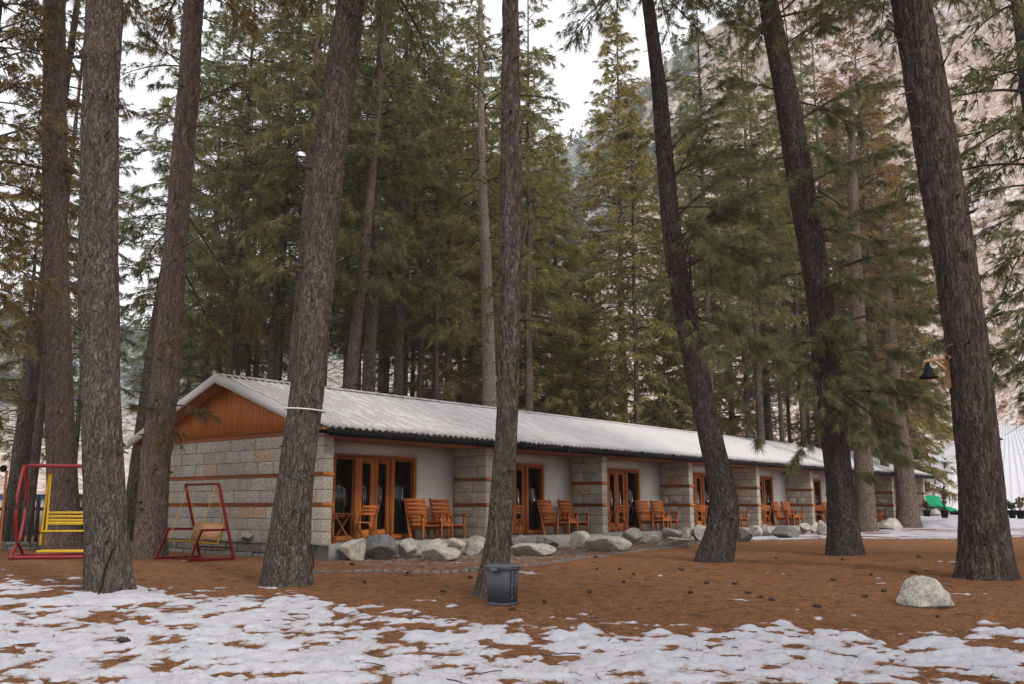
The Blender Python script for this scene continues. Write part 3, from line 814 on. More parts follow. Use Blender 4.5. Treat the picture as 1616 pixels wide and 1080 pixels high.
GB = "pines crowded behind the lodge"
LB = "dark pine among the crowded trees behind the lodge roof"
bgs = [
    # px, Y, kind, scale, colour, label, group, lean, bark, fat
    (20, 29, 'sparse', 0.95, RUST, "dark slim pine at the far left edge beside the red swing", None, 0.035, 'bark', 1.0),
    (44, 37, 'sparse', 0.9, DIM, "thin dark pine rising behind the picket fence", None, 0.03, 'bark', 0.9),
    (209, 29, 'sparse', 1.0, COOL, "dark straight pine half hidden between two big trunks on the left", None, 0.055, 'bark', 1.0),
    (-90, 24, 'mid', 0.9, BROWN, "brownish pine hanging into the left edge of the grove", None, 0.0, 'bark', 1.0),
    (330, 47, 'mid', 0.9, COOL, "green pine just left of the lodge gable peak", None, 0.02, 'bark', 0.8),
    (382, 46, 'tall', 0.9, COOL, LB, GB, 0.0, 'bark', 0.7),
    (412, 38, 'tall', 0.95, COOL, LB, GB, 0.03, 'bark', 0.85),
    (450, 33, 'tall', 1.0, GREEN, "thick dark pine rising behind the gable end roof", None, 0.03, 'bark_warm', 1.15),
    (530, 33, 'tall', 0.95, COOL, "leaning warm brown pine just right of the roped trunk", None, 0.07, 'bark_warm', 1.0),
    (573, 35, 'tall', 1.0, GREEN, LB, GB, 0.01, 'bark', 1.05),
    (622, 38, 'tall', 1.05, COOL, LB, GB, 0.005, 'bark', 0.8),
    (648, 48, 'mid', 0.95, GREEN, LB, GB, 0.0, 'bark', 0.6),
    (704, 45, 'mid', 0.9, RUST, "pine with rust tinged needles left of the pale bare trunk", None, 0.0, 'bark_warm', 0.9),
    (724, 56, 'mid', 1.1, OLIVE, LB, GB, 0.0, 'bark', 0.7),
    (774, 34, 'sparse', 1.05, GREEN, "pale grey bare trunked pine behind the roof centre", None, -0.015, 'bark_pale', 1.0),
    (836, 41, 'tall', 0.95, GREEN, LB, GB, 0.0, 'bark_warm', 0.8),
    (880, 52, 'full', 0.95, OLIVE, LB, GB, 0.0, 'bark', 0.8),
    (905, 62, 'full', 0.75, GREEN, LB, GB, 0.0, 'bark', 0.8),
    (985, 55, 'full', 1.34, GOLD, "tall golden green pine with its pointed top against the sky", None, 0.0, 'bark_warm', 0.8),
    (1010, 44, 'mid', 0.82, OLIVE, LB, GB, 0.0, 'bark', 0.8),
    (930, 46, 'young', 1.1, OLIVE, "low bushy olive pine over the middle of the roof", None, 0.0, 'bark', 1.0),
    (1060, 47, 'young', 1.05, GREEN, "low bushy dark pine beside the curved trunk over the roof", None, 0.0, 'bark', 1.0),
    (1100, 56, 'full', 1.0, OLIVE, LB, GB, 0.0, 'bark', 0.8),
    (1160, 66, 'full', 1.15, GOLD, "golden pine behind the tall trunks right of the sky gap", None, 0.0, 'bark', 0.8),
    (1188, 50, 'tall', 0.8, OLIVE, LB, GB, -0.01, 'bark', 0.95),
    (1222, 54, 'tall', 0.85, GREEN, LB, GB, -0.01, 'bark', 0.8),
    (1252, 60, 'tall', 0.9, OLIVE, LB, GB, 0.0, 'bark', 0.6),
    (1282, 57, 'tall', 0.85, GREEN, LB, GB, 0.0, 'bark', 0.6),
    (1350, 62, 'full', 1.15, RUST, "rusty brown pine behind the leaning right hand trunks", None, 0.0, 'bark_warm', 0.9),
    (1440, 64, 'mid', 0.8, GREEN, "green pine in front of the white house on the right", None, 0.0, 'bark', 0.7),
    (1690, 21, 'mid', 0.95, COOL, "dark pine reaching its boughs in from the right edge", None, 0.0, 'bark', 1.0),
    (112, 50, 'mid', 1.0, COOL, LB, GB, 0.0, 'bark', 0.6),
    (243, 54, 'tall', 1.1, GREEN, LB, GB, 0.0, 'bark', 0.6),
    (285, 60, 'mid', 1.05, COOL, LB, GB, 0.0, 'bark', 0.6),
    (18, 46, 'mid', 0.95, OLIVE, LB, GB, 0.0, 'bark', 0.6),
    (345, 37, 'tall', 0.98, COOL, LB, GB, 0.02, 'bark', 0.6),
    (312, 46, 'mid', 1.1, COOL, LB, GB, 0.0, 'bark', 0.6),
    (395, 53, 'mid', 1.2, GREEN, LB, GB, 0.0, 'bark', 0.7),
    (365, 60, 'tall', 1.15, OLIVE, LB, GB, 0.0, 'bark', 0.7),
    (470, 62, 'tall', 1.3, GREEN, LB, GB, 0.0, 'bark', 0.7),
    (635, 66, 'tall', 1.35, OLIVE, LB, GB, 0.0, 'bark', 0.7),
    (735, 68, 'tall', 1.4, OLIVE, LB, GB, 0.0, 'bark', 0.7),
    (835, 56, 'mid', 1.15, GREEN, LB, GB, 0.0, 'bark', 0.7),
    (1110, 60, 'tall', 1.1, OLIVE, LB, GB, 0.0, 'bark', 0.7),
    (1215, 62, 'tall', 1.3, OLIVE, LB, GB, 0.0, 'bark', 0.7),
    (1275, 50, 'tall', 0.98, GREEN, LB, GB, 0.0, 'bark', 0.7),
    (1325, 58, 'tall', 1.25, RUST, LB, GB, 0.0, 'bark_warm', 0.7),
    (1400, 52, 'mid', 1.2, RUST, LB, GB, 0.0, 'bark_warm', 0.7),
    (1420, 66, 'full', 1.35, OLIVE, LB, GB, 0.0, 'bark', 0.7),
    (430, 42, 'tall', 0.95, COOL, LB, GB, 0.0, 'bark', 0.7),
    (504, 41, 'tall', 0.9, COOL, LB, GB, 0.0, 'bark', 0.6),
    (560, 43, 'tall', 0.98, GREEN, LB, GB, 0.0, 'bark', 0.6),
    (606, 47, 'tall', 1.0, COOL, LB, GB, 0.0, 'bark', 0.6),
    (686, 39, 'tall', 0.9, GREEN, LB, GB, 0.0, 'bark', 0.6),
    (742, 45, 'mid', 1.05, GREEN, LB, GB, 0.0, 'bark', 0.6),
    (820, 49, 'full', 1.1, OLIVE, LB, GB, 0.0, 'bark', 0.6),
    (1240, 49, 'tall', 0.85, GREEN, LB, GB, 0.0, 'bark', 0.6),
    (1380, 58, 'mid', 1.0, OLIVE, LB, GB, 0.0, 'bark', 0.6),
    (485, 52, 'tall', 1.2, COOL, LB, GB, 0.0, 'bark', 0.7),
    (596, 55, 'tall', 1.25, COOL, LB, GB, 0.0, 'bark', 0.7),
    (682, 60, 'tall', 1.25, GREEN, LB, GB, 0.0, 'bark', 0.7),
    (1128, 43, 'tall', 0.95, COOL, LB, GB, 0.0, 'bark', 0.7),
    (1206, 45, 'tall', 0.95, GREEN, LB, GB, 0.0, 'bark', 0.8),
    (1300, 52, 'tall', 1.05, COOL, LB, GB, 0.0, 'bark', 0.8),
    (1412, 55, 'tall', 1.0, COOL, LB, GB, 0.0, 'bark', 0.8),
    (1530, 48, 'tall', 0.85, GREEN, LB, GB, -0.02, 'bark', 0.7),
    (790, 58, 'full', 1.2, OLIVE, LB, GB, 0.0, 'bark', 0.8),
    (540, 46, 'tall', 1.0, DIM, LB, GB, 0.0, 'bark', 0.7),
    (660, 43, 'tall', 0.95, COOL, LB, GB, 0.0, 'bark', 0.7),
]
REGIONS = [(70, "at the far left beyond the fence"), (150, "behind the thick brown trunk by the glider"), (300, "between the left trunks beyond the gable"), (400, "behind the gable peak"), (480, "behind the gable end, left of the roped trunk"), (600, "behind the roof just right of the roped trunk"), (680, "behind the roof left of the pale bare pine"), (810, "behind the roof beside the pale bare pine"), (920, "behind the roof right of the middle trunk"), (1060, "behind the roof beside the golden pine"),
           (1150, "behind the curved trunk"), (1260, "between the curved and the dark leaning trunk"), (1340, "behind the dark leaning trunk"), (1445, "behind the two brown trunks at the far end"), (9999, "behind the largest right trunk")]
HUE = {GREEN: "green", COOL: "dark green", OLIVE: "olive", GOLD: "golden", RUST: "rusty", DIM: "dim green"}
SHAPE = {'tall': "slim high-crowned", 'mid': "bushy", 'full': "conical", 'sparse': "thin", 'young': "low"}
def forest_label(px, Y, kind, col):
    return ("distant " if Y > 54 else "nearer " if Y < 42 else "") + HUE[col] + " " + SHAPE[kind] + " pine " + next(r for p, r in REGIONS if px < p)
for a in bgs:
    if a[5] is LB: a = a[:5] + (forest_label(a[0], a[1], a[2], a[4]),) + a[6:]
    bg_tree(*a[:6], group=a[6], lean=a[7], bark=a[8], fat=a[9])

GV = "unseen pines added round the viewpoint for shade"  # extra pines out of view, added to shade the foreground snow and ground
for px_, y_, k_, s_, c_ in ((-9, 3, 'tall', 0.95, COOL), (12, 1, 'tall', 1.0, GREEN), (-16, -6, 'mid', 1.0, COOL), (5, -7, 'tall', 1.0, GREEN), (17, -9, 'tall', 0.95, COOL), (-4, -14, 'tall', 1.05, GREEN), (26, -3, 'mid', 1.0, COOL), (9, -19, 'mid', 1.0, GREEN), (23, -18, 'tall', 1.05, COOL), (-14, -20, 'tall', 1.0, GREEN), (34, 4, 'tall', 1.0, COOL), (32, -16, 'mid', 1.0, GREEN), (40, -8, 'tall', 1.1, COOL), (16, -28, 'mid', 1.0, COOL), (-24, 4, 'tall', 1.0, GREEN), (24, 9, 'tall', 0.95, COOL)):
    t_ = bg_tree(808, 10, k_, s_, c_, "tall extra pine out of view around the viewpoint, added to shade the foreground", GV)
    t_.location = (px_, y_, -0.05)

# ------------------------------------------------------------------ the big near pines
def near_tree(label, pts, bark='bark', seed=0, Y=None, H=24.0, top=None, flare=0.3, branches=(), knots=(), crown_col=COOL, stubs=(), extra=(), crown=True, detail=near_d, col=None, soft=0.3):
    """pts: (px, py, width px) from the foot upwards"""
    b = on_ground(pts[0][0], pts[0][1])
    Y = Y or float(b[1]) + 0.0
    P, Rr = [], []
    for px, py, w in pts:
        p = at(px, py, Y); P.append(p)
        Rr.append(0.5 * w / 1450.0 * float((p - CAMP) @ np.array([0, _c, _s])))
    P = np.array(P); Rr = np.array(Rr)
    Y0 = Y + Rr[0] * 0.8                      # the foot seen in the picture is the near side of the trunk
    for i in range(len(P)):
        p = at(pts[i][0], pts[i][1], Y0); P[i] = p
        Rr[i] *= Y0 / Y
    P[0, 2] = gz(P[0, 0], P[0, 1]) - 0.12
    d = (P[-1] - P[-2]); d /= np.linalg.norm(d)
    zt = P[-1, 2]
    nseg = max(2, int((H - zt) / 2.5))
    for k in range(1, nseg + 1):
        f = k / nseg
        d2 = d * (1 - f * 0.5) + np.array([0, 0, 1]) * f * 0.5; 
        P = np.vstack([P, P[-1] + d2 * ((H - zt) / nseg)]); Rr = np.append(Rr, Rr[len(pts) - 1] * (1 - 0.92 * f))
    root = empty("pine_tree", P[0].tolist())
    tag(root, label, "tree")
    base = P[0].copy()
    tm = trunk_mesh(P - base, Rr * (0.86 if bark == 'bark_warm' else 0.9), 64, 0.075, flare, 0.017, seed, 7, knots, soft)
    obj("trunk", tm, M[bark], root)
    if crown:
        k0 = len(pts) - 1
        zc = max(zt + 0.5, H - 12.0)
        i = np.searchsorted(P[:, 2], zc); f = (zc - P[i - 1, 2]) / (P[i, 2] - P[i - 1, 2])
        cpt = P[i - 1] * (1 - f) + P[i] * f
        cr = bpy.data.objects.new("crown", PROTO['top'][0]); link(cr, root); cr.location = (cpt - base).tolist(); cr.color = crown_col
        cr.rotation_euler = (0, 0, seed * 1.3)
        lb = bpy.data.objects.new("limbs", PROTO['top'][1]); link(lb, root); lb["kind"] = "stuff"; cr["kind"] = "stuff"; lb.location = cr.location; lb.rotation_euler = cr.rotation_euler
    if branches:
        c = Crown(np.random.default_rng(seed + 100), detail)
        for (x0, y0, x1, y1, dy) in branches:
            a = at(x0, y0, Y0); e = at(x1, y1, Y0 + dy)
            dv = e - a; ln = math.hypot(dv[0], dv[1])
            sag = 0.25
            c.limb(a - base, math.atan2(dv[1], dv[0]), max(ln, 0.3), dv[2] / max(ln, 0.3) + sag, sag)
        o = obj("boughs", c.needles_mesh("boughs"), None, root); o.color = col or crown_col
        tag(obj("bough_stems", c.wood_mesh("bough_stems"), None, root), kind="stuff")
    sr = random.Random(seed * 7 + 1)
    for k in range(16):
        zz = sr.uniform(1.2, min(H * 0.6, 13)) if k > 2 else sr.uniform(1.0, 4)
        zz += P[0, 2]
        if zz > P[-1, 2] - 1: continue
        i = int(np.searchsorted(P[:, 2], zz)); f = (zz - P[i - 1, 2]) / (P[i, 2] - P[i - 1, 2])
        cc = P[i - 1] * (1 - f) + P[i] * f; rk = (Rr[i - 1] * (1 - f) + Rr[i] * f) * 0.86
        az = sr.uniform(math.pi, 2 * math.pi) ; dd = np.array([math.cos(az), math.sin(az), sr.uniform(-0.25, 0.3)])
        ln = sr.choice((0.05, 0.06, 0.08, 0.12, 0.22)); r_ = sr.uniform(0.014, 0.032)
        a = cc - base + dd * (rk - 0.03)
        MB().tube([a, a + dd * (0.03 + ln * 0.6), a + dd * (0.05 + ln) + np.array([0, 0, sr.uniform(-.03, .05)])], [r_ * 1.5, r_, r_ * 0.45], 7).build("branch_stub", M['twig'], root, True)
    for (x0, y0, x1, y1, dy, r) in stubs:
        a = at(x0, y0, Y0); e = at(x1, y1, Y0 + dy) ; m_ = (a + e) / 2 + np.array([0, 0, 0.02])
        MB().tube([a - base, m_ - base, e - base], [r, r * 0.7, r * 0.35], 7).build("dead_branch", M['twig'], root, True)
    return root, P, Rr

NEAR = {}
NEAR['T2'] = near_tree("thick warm brown pine standing behind the yellow bench swing",
    [(102, 872, 66), (100, 800, 52), (94, 650, 46), (88, 420, 41), (86, 200, 40), (86, 0, 38)], 'bark_warm', 2, stubs=((100, 85, 128, 125, -0.3, 0.03),))
NEAR['T3'] = near_tree("thickest upright grey pine left of the lodge, snow at its foot",
    [(175, 938, 70), (170, 880, 70), (163, 760, 65), (158, 600, 63), (155, 400, 60), (157, 200, 59), (165, 0, 56)], 'bark', 3,
    knots=((-1.2, 9.0, 0.07, 0.12), (-1.9, 9.05, 0.07, 0.12), (-2.4, 9.1, 0.07, 0.12), (-1.5, 7.5, 0.05, 0.1), (-1.6, 5.0, 0.05, 0.1), (-1.2, 2.5, 0.05, 0.12)),
    stubs=((140, 158, 128, 150, -0.35, 0.035), (150, 160, 145, 148, -0.5, 0.03), (168, 160, 170, 147, -0.5, 0.03), (145, 320, 126, 312, -0.35, 0.025)), flare=0.28)
NEAR['T5'] = near_tree("warm brown pine leaning right at the left end of the lodge",
    [(236, 882, 58), (238, 840, 55), (246, 720, 52), (261, 600, 50), (272, 450, 42), (284, 300, 38), (297, 150, 36), (306, 0, 32)], 'bark_warm', 5,
    branches=((262, 640, 330, 655, -0.6), (258, 660, 215, 640, -0.8), (256, 655, 262, 700, -1.2), (280, 520, 262, 545, -0.8), (282, 500, 330, 470, 0.6), (300, 120, 235, 60, 0.6), (295, 170, 390, 130, 0.8), (285, 400, 330, 440, 0.4), (288, 330, 400, 520, 1.4), (286, 420, 350, 560, 1.6)),
    crown_col=RUST, col=(0.125, 0.098, 0.048, 1), detail=dict(near_d, n=16, twig_gap=0.17, per_twig=3, bare=0.4), stubs=((275, 400, 315, 375, -0.3, 0.03),))
NEAR['T6'] = near_tree("big grey pine leaning right in front of the gable, white rope tied round it",
    [(454, 925, 76), (455, 880, 70), (464, 780, 64), (477, 680, 58), (487, 600, 57), (500, 450, 58), (514, 300, 57), (533, 150, 54), (555, 0, 46)], 'bark', 6,
    flare=0.28, stubs=((540, 262, 560, 255, -0.2, 0.02),), knots=((-1.4, 5.2, 0.05, 0.1), (-1.2, 3.6, 0.04, 0.1)))
NEAR['T7'] = near_tree("slim dark pine in the middle rising directly behind the dustbin",
    [(773, 943, 58), (778, 915, 50), (785, 870, 43), (793, 780, 40), (799, 680, 37), (803, 560, 37), (806, 400, 35), (806, 200, 30), (805, 0, 26)], 'bark', 7, flare=0.22,
    stubs=((818, 505, 850, 508, -0.2, 0.025), (815, 430, 833, 345, 0.1, 0.05), (820, 150, 880, 158, 0.3, 0.02)))
NEAR['T8'] = near_tree("pine with a swept curving foot growing in front of the lodge",
    [(1124, 887, 62), (1130, 868, 58), (1141, 835, 52), (1145, 805, 48), (1140, 770, 43), (1128, 720, 40), (1112, 650, 40), (1098, 580, 38), (1080, 490, 36), (1064, 400, 34), (1052, 280, 30), (1040, 140, 25), (1022, 0, 20)], 'bark_dark', 8, flare=0.12,
    branches=((1085, 500, 1180, 520, -0.8), (1078, 470, 1160, 430, -1.2), (1070, 430, 1010, 470, -0.8), (1066, 400, 1150, 330, 0.8), (1060, 350, 1180, 260, 0.9), (1055, 300, 1120, 200, -0.8), (1050, 250, 1150, 150, 1.0),
              (1072, 420, 1220, 400, -0.9), (1060, 340, 1130, 400, -1.4), (1066, 390, 1190, 470, 1.0), (1084, 495, 1130, 560, -1.5), (1050, 230, 990, 210, -0.5), (1075, 455, 1105, 350, -1.2), (1090, 500, 1230, 560, 0.4), (1110, 520, 1190, 690, -0.7),
              (1062, 330, 1200, 340, -0.6), (1058, 280, 1170, 230, -0.9), (1066, 380, 1240, 290, 0.2), (1072, 430, 1180, 370, -1.6)),
    stubs=((1050, 128, 1066, 127, 0, 0.025), (1035, 80, 1015, 82, 0, 0.02), (1080, 470, 1190, 380, 0.5, 0.02)), crown_col=COOL)
NEAR['T9'] = near_tree("dark pine leaning left with green boughs hanging over the lodge roof",
    [(1334, 877, 58), (1331, 840, 53), (1325, 760, 46), (1316, 680, 46), (1305, 580, 46), (1292, 460, 45), (1272, 340, 44), (1256, 240, 42), (1237, 130, 38), (1212, 0, 32)], 'bark_dark', 9, flare=0.22,
    branches=((1310, 620, 1400, 640, -1.0), (1308, 600, 1380, 700, -0.9), (1312, 640, 1250, 740, -0.5), (1300, 560, 1430, 560, -0.8), (1296, 520, 1200, 560, -0.6), (1290, 470, 1420, 450, 0.9), (1284, 430, 1200, 450, 0.7), (1276, 380, 1400, 330, 0.6),
              (1270, 350, 1170, 380, 0.6), (1262, 300, 1410, 240, 0.9), (1255, 250, 1160, 270, 0.7), (1248, 200, 1400, 130, 1.2), (1240, 150, 1150, 130, 0.8), (1225, 80, 1330, 30, -0.8), (1222, 60, 1150, 20, -0.8), (1296, 540, 1330, 500, -1.5),
              (1318, 700, 1420, 720, 0.8), (1322, 740, 1390, 760, -0.5), (1300, 560, 1360, 520, -1.6), (1290, 480, 1350, 440, -1.2), (1305, 590, 1290, 530, -1.4), (1302, 570, 1240, 600, -0.9), (1296, 520, 1470, 500, 0.4), (1286, 440, 1460, 400, 0.9), (1220, 30, 1380, 10, -1.0), (1308, 600, 1360, 600, -1.6), (1306, 590, 1430, 610, 0.3), (1300, 550, 1390, 590, -1.2), (1280, 400, 1380, 480, -1.2), (1270, 360, 1400, 390, -0.9), (1300, 545, 1230, 545, 1.2), (1310, 620, 1470, 640, 0.8), (1262, 290, 1340, 380, -1.3), (1250, 220, 1330, 260, -1.1), (1280, 410, 1180, 430, -1.0), (1312, 640, 1350, 690, -1.4), (1305, 580, 1300, 640, -1.7), (1240, 160, 1350, 200, 0.7), (1310, 610, 1410, 690, 0.9)),
    stubs=((1290, 300, 1335, 330, -0.3, 0.035), (1252, 190, 1195, 170, -0.2, 0.02)), crown_col=COOL)
NEAR['T10'] = near_tree("largest reddish barked pine on the right carrying the hanging lamp",
    [(1557, 916, 92), (1556, 890, 86), (1551, 820, 78), (1546, 740, 74), (1536, 640, 72), (1526, 540, 70), (1508, 420, 69), (1487, 300, 69), (1463, 150, 65), (1437, 0, 61)], 'bark_red', 10, flare=0.26,
    stubs=((1415, 52, 1396, 45, -0.2, 0.03), (1430, 62, 1404, 70, -0.35, 0.035), (1438, 138, 1411, 138, -0.2, 0.025), (1450, 145, 1418, 150, -0.4, 0.03), (1535, 445, 1560, 435, -0.2, 0.03), (1480, 120, 1500, 80, -0.6, 0.03), (1440, 20, 1436, 50, -0.5, 0.03), (1495, 205, 1512, 208, 0, 0.02)),
    knots=((-1.3, 6.0, 0.06, 0.1), (-1.1, 8.0, 0.06, 0.1)))
NEAR['T11'] = near_tree("brown pine trunk close behind the dark leaning one by the far rooms",
    [(1366, 840, 40), (1365, 800, 34), (1361, 700, 32), (1356, 560, 27), (1350, 400, 20), (1345, 250, 13), (1342, 130, 5)], 'bark_warm', 11, H=22.5, crown=False, col=RUST,
    branches=tuple((1362 - (700 - y) * 0.04, y, 1355 + sx, y - 15, dy) for y, sx, dy in ((560, 60, -1), (545, -60, -1), (520, 70, 1), (500, -70, 1), (480, 30, -2), (460, 65, 0), (440, -60, 0), (420, 60, -1), (400, -55, 1), (380, 20, -2), (360, 60, 1), (340, -55, -1), (320, 55, -1), (300, -50, 1), (280, 50, 0), (260, -45, 0), (240, 42, -1), (220, -38, 1), (200, 32, 0), (180, -26, 0), (165, 20, -.5))),
    detail=dict(mid_d, n=13, len=0.32, w=0.011))
NEAR['T12'] = near_tree("tapering brown pine at the far right end of the lodge",
    [(1434, 834, 42), (1432, 800, 36), (1424, 720, 31), (1414, 640, 26), (1408, 560, 22), (1400, 440, 15), (1392, 330, 6)], 'bark_warm', 12, H=18.5, crown=False, col=RUST,
    branches=tuple((1424 - (740 - y) * 0.08, y, 1420 + sx, y - 20, dy) for y, sx, dy in ((600, 70, -1), (590, -60, -1), (560, 60, 1), (545, -70, 1.5), (520, 30, -2), (500, 60, 1), (480, -60, -1), (450, 50, -1), (440, -50, 1), (410, 35, 0.5), (400, -40, -0.8), (625, 50, 1.2), (640, -50, -1))),
    detail=dict(mid_d, n=14, len=0.32, w=0.009))
# a fallen-in brown spray at the far left, on a pine whose trunk is out of view is carried by "brownish pine"

# rope round the leaning pine, hose on the left pine
def ring_on(tree, py, rope_r):
    root, P, Rr = tree
    z = None
    Yc = P[0, 1]
    c0 = at(487, py, Yc)
    i = np.searchsorted(P[:, 2], c0[2]); f = (c0[2] - P[i - 1, 2]) / (P[i, 2] - P[i - 1, 2])
    c = P[i - 1] * (1 - f) + P[i] * f; r = Rr[i - 1] * (1 - f) + Rr[i] * f + rope_r + 0.012
    th = np.linspace(0, 2 * math.pi, 40)
    return c, r, [(c[0] + r * math.cos(a), c[1] + r * math.sin(a), c[2] - 0.02 * math.cos(a)) for a in th]
c, r, pts = ring_on(NEAR['T6'], 648, 0.017)
tag(MB().tube(pts, 0.012, 8, cap=False).build("rope_band", M['rope'], None, True), "white rope tied in a ring round the big leaning pine", "rope")
b = NEAR['T3'][1][0]; r3 = NEAR['T3'][2][0] * 1.35
hs = MB().tube([(b[0] + 0.08, b[1] - r3 - 0.16, 0.28), (b[0] + 0.06, b[1] - r3 * 0.98, 0.42), (b[0] + 0.05, b[1] - r3 * 0.86, 0.62), (b[0] + 0.10, b[1] - r3 * 0.78, 0.80), (b[0] + 0.13, b[1] - r3 * 0.72, 0.95)], 0.017, 7)
tag(hs.build("cable", M['black'], None, True), "black cable climbing the foot of the thickest grey pine", "cable")
b = NEAR['T6'][1][0]; r6 = NEAR['T6'][2][0]
for k in range(2):
    e = on_ground(492 + 6 * k, 918)
    hs = MB().tube([(b[0] + r6 * 0.95, b[1] - 0.1 * k, 0.95), (b[0] + r6 * 1.1 + 0.02 * k, b[1] - 0.15, 0.62), (e[0] - 0.02, b[1] - 0.2, 0.42), (e[0] + 0.05 * k, b[1] - 0.3, 0.25)], 0.008, 6)
    tag(hs.build("cable", M['black'], None, True), ("nearer" if k else "inner") + " thin black cable hanging by the foot of the roped pine", "cable", "thin cables at the roped pine")

# ------------------------------------------------------------------ the lodge
FZ = 0.74
LROT = R(49.857)
LO = (-4.248, 20.903, FZ)
lodge = empty("lodge", LO, LROT)
tag(lodge, "long low stone lodge with white roof and orange timber gable", "building")
_l, _g = np.array([math.cos(LROT), math.sin(LROT)]), np.array([-math.sin(LROT), math.cos(LROT)])
def lw(x, y, z):                              # lodge coordinates to world
    q = np.array(LO[:2]) + _l * x + _g * y
    return (float(q[0]), float(q[1]), FZ + z)
def wl_(px, py, yplane=None, zplane=None):
    d = ray(px, py)
    t = (zplane - EYE) / d[2]
    p = CAMP + d * t; q = p[:2] - np.array(LO[:2])
    return float(q @ _l), float(q @ _g)
BAY, PT, NB = 5.5, 0.28, 8
WD = 7.7                                      # width of the gable
COURSES = [(0.0, 0.28), (0.28, 0.555), (0.555, 0.83), (0.92, 1.215), (1.215, 1.515), (1.605, 1.905), (1.905, 2.2), (2.2, 2.49)]
rr = random.Random(4)

def rough_block(seed, faces):
    """unit block 1 x 1 x 1 whose listed faces are rock-faced; x, y, z in 0..1"""
    r = random.Random(seed)
    v, t, q = [], [], []
    def face(o, a, b, nrm, rough):
        n0 = len(v)
        na, nb = (5, 4) if rough else (2, 2)
        for j in range(nb):
            for i in range(na):
                u, w = i / (na - 1), j / (nb - 1)
                if rough and 0 < i < na - 1: u += r.uniform(-0.06, 0.06)
                if rough and 0 < j < nb - 1: w += r.uniform(-0.07, 0.07)
                inner = rough and 0 < i < na - 1 and 0 < j < nb - 1
                h = r.uniform(0.25, 1.0) if inner else (r.uniform(-0.1, 0.25) if rough else 0.0)
                v.append([o[k] + a[k] * u + b[k] * w + nrm[k] * h for k in range(3)])
        for j in range(nb - 1):
            for i in range(na - 1):
                q.append([n0 + j * na + i, n0 + j * na + i + 1, n0 + (j + 1) * na + i + 1, n0 + (j + 1) * na + i])
    e = 0.06
    face((0, 1, 0), (0, -1, 0), (0, 0, 1), (-(0.2 if faces == 'x' else e), 0, 0), 'x' in faces)
    face((0, 0, 0), (1, 0, 0), (0, 0, 1), (0, -e, 0), 'y' in faces)
    face((1, 0, 0), (0, 1, 0), (0, 0, 1), (e, 0, 0), False)
    face((1, 1, 0), (-1, 0, 0), (0, 0, 1), (0, e, 0), False)
    face((0, 0, 1), (1, 0, 0), (0, 1, 0), (0, 0, 0), False)
    face((0, 1, 0), (1, 0, 0), (0, -1, 0), (0, 0, 0), False)
    me = mesh_np("stone_block", v, q)
    me.materials.append(M['stone'])
    return me
BLK_WALL = [rough_block(i, 'x') for i in range(6)]
BLK_CORNER = [rough_block(20 + i, 'xy') for i in range(6)]
def block(parent, x0, x1, y0, y1, z0, z1, corner=False):
    o = bpy.data.objects.new("stone_block", rr.choice(BLK_CORNER if corner else BLK_WALL))
    j = 0.0065
    o.location = (x0 + rr.uniform(-0.006, 0.006), y0 + j, z0 + j)
    o.scale = (x1 - x0, y1 - y0 - 2 * j, z1 - z0 - 2 * j)
    return link(o, parent)
def spans(a, b, lo, hi, first):
    e = [a]
    if first: e.append(a + first)
    while b - e[-1] > hi * 1.25: e.append(e[-1] + rr.uniform(lo, hi))
    if b - e[-1] > 0.16: e.append(b)
    else: e[-1] = b
    return list(zip(e[:-1], e[1:]))

# gable wall
gw = MB().box(0.035, PT - 0.01, 0.03, WD - 0.03, -0.0, 2.49).build("gable_wall", M['mortar'], lodge)
for ci, (z0, z1) in enumerate(COURSES):
    for k, (a, b_) in enumerate(spans(0, WD, 0.42, 0.66, 0.24 if ci % 2 else 0.4)):
        block(gw, 0.0, PT if k == 0 else 0.12, a, b_, z0, z1, k == 0)
MB().box(-0.02, 0.30, -0.02, WD, 0.833, 0.917, 0.008).build("timber_band", M['woody'], gw)
MB().box(-0.02, 0.30, -0.022, WD, 1.518, 1.602, 0.008).build("timber_band", M['woody'], gw)
MB().box(-0.03, 0.2, 0.25, WD - 0.1, 2.495, 2.62, 0.008).build("tie_beam", M['woody'], lodge)
# foundation
base_ = MB().box(-0.10, 0.2, 0.25, WD, -0.45, -0.04).build("foundation", M['mortar'], lodge)
rb = [rough_block(60 + i, 'x') for i in range(5)]
for me in rb: me.materials.clear(); me.materials.append(M['rubble'])
for ci, (z0, z1) in enumerate(((-0.40, -0.22), (-0.22, -0.02))):
    for a, b_ in spans(0.3, WD, 0.2, 0.42, 0):
        o = bpy.data.objects.new("rubble_stone", rr.choice(rb)); link(o, base_)
        o.location = (-0.16 + rr.uniform(-0.02, 0.02), a + 0.008, z0); o.scale = (0.2, b_ - a - 0.016, z1 - z0 - 0.012 + rr.uniform(-0.02, 0.01))
MB().box(-0.20, -0.003, 0.3, WD, -0.018, 0.0, 0.004).build("ledge", M['rubble'], lodge)

# porch slab
MB().box(0.0, NB * BAY + PT, -0.28, 1.35, -0.5, -0.004, 0.012).build("porch_slab", M['concrete'], lodge)
# pillars
for i in range(1, NB + 1):
    x = i * BAY - 0.0
    p = MB().box(x + 0.02, x + PT - 0.02, 0.03, 1.22, 0, 2.40).build("pillar", M['mortar'], lodge)
    for ci, (z0, z1) in enumerate(COURSES):
        z1 = min(z1, 2.40)
        for k, (a, b_) in enumerate(spans(0, 1.2, 0.42, 0.62, 0.3 if ci % 2 else 0.5)):
            block(p, x, x + PT, a, b_, z0, z1, k == 0)
    MB().box(x - 0.025, x + PT + 0.025, -0.03, 1.2, 0.833, 0.917, 0.008).build("timber_band", M['woody'], p)
    MB().box(x - 0.025, x + PT + 0.025, -0.03, 1.2, 1.518, 1.602, 0.008).build("timber_band", M['woody'], p)
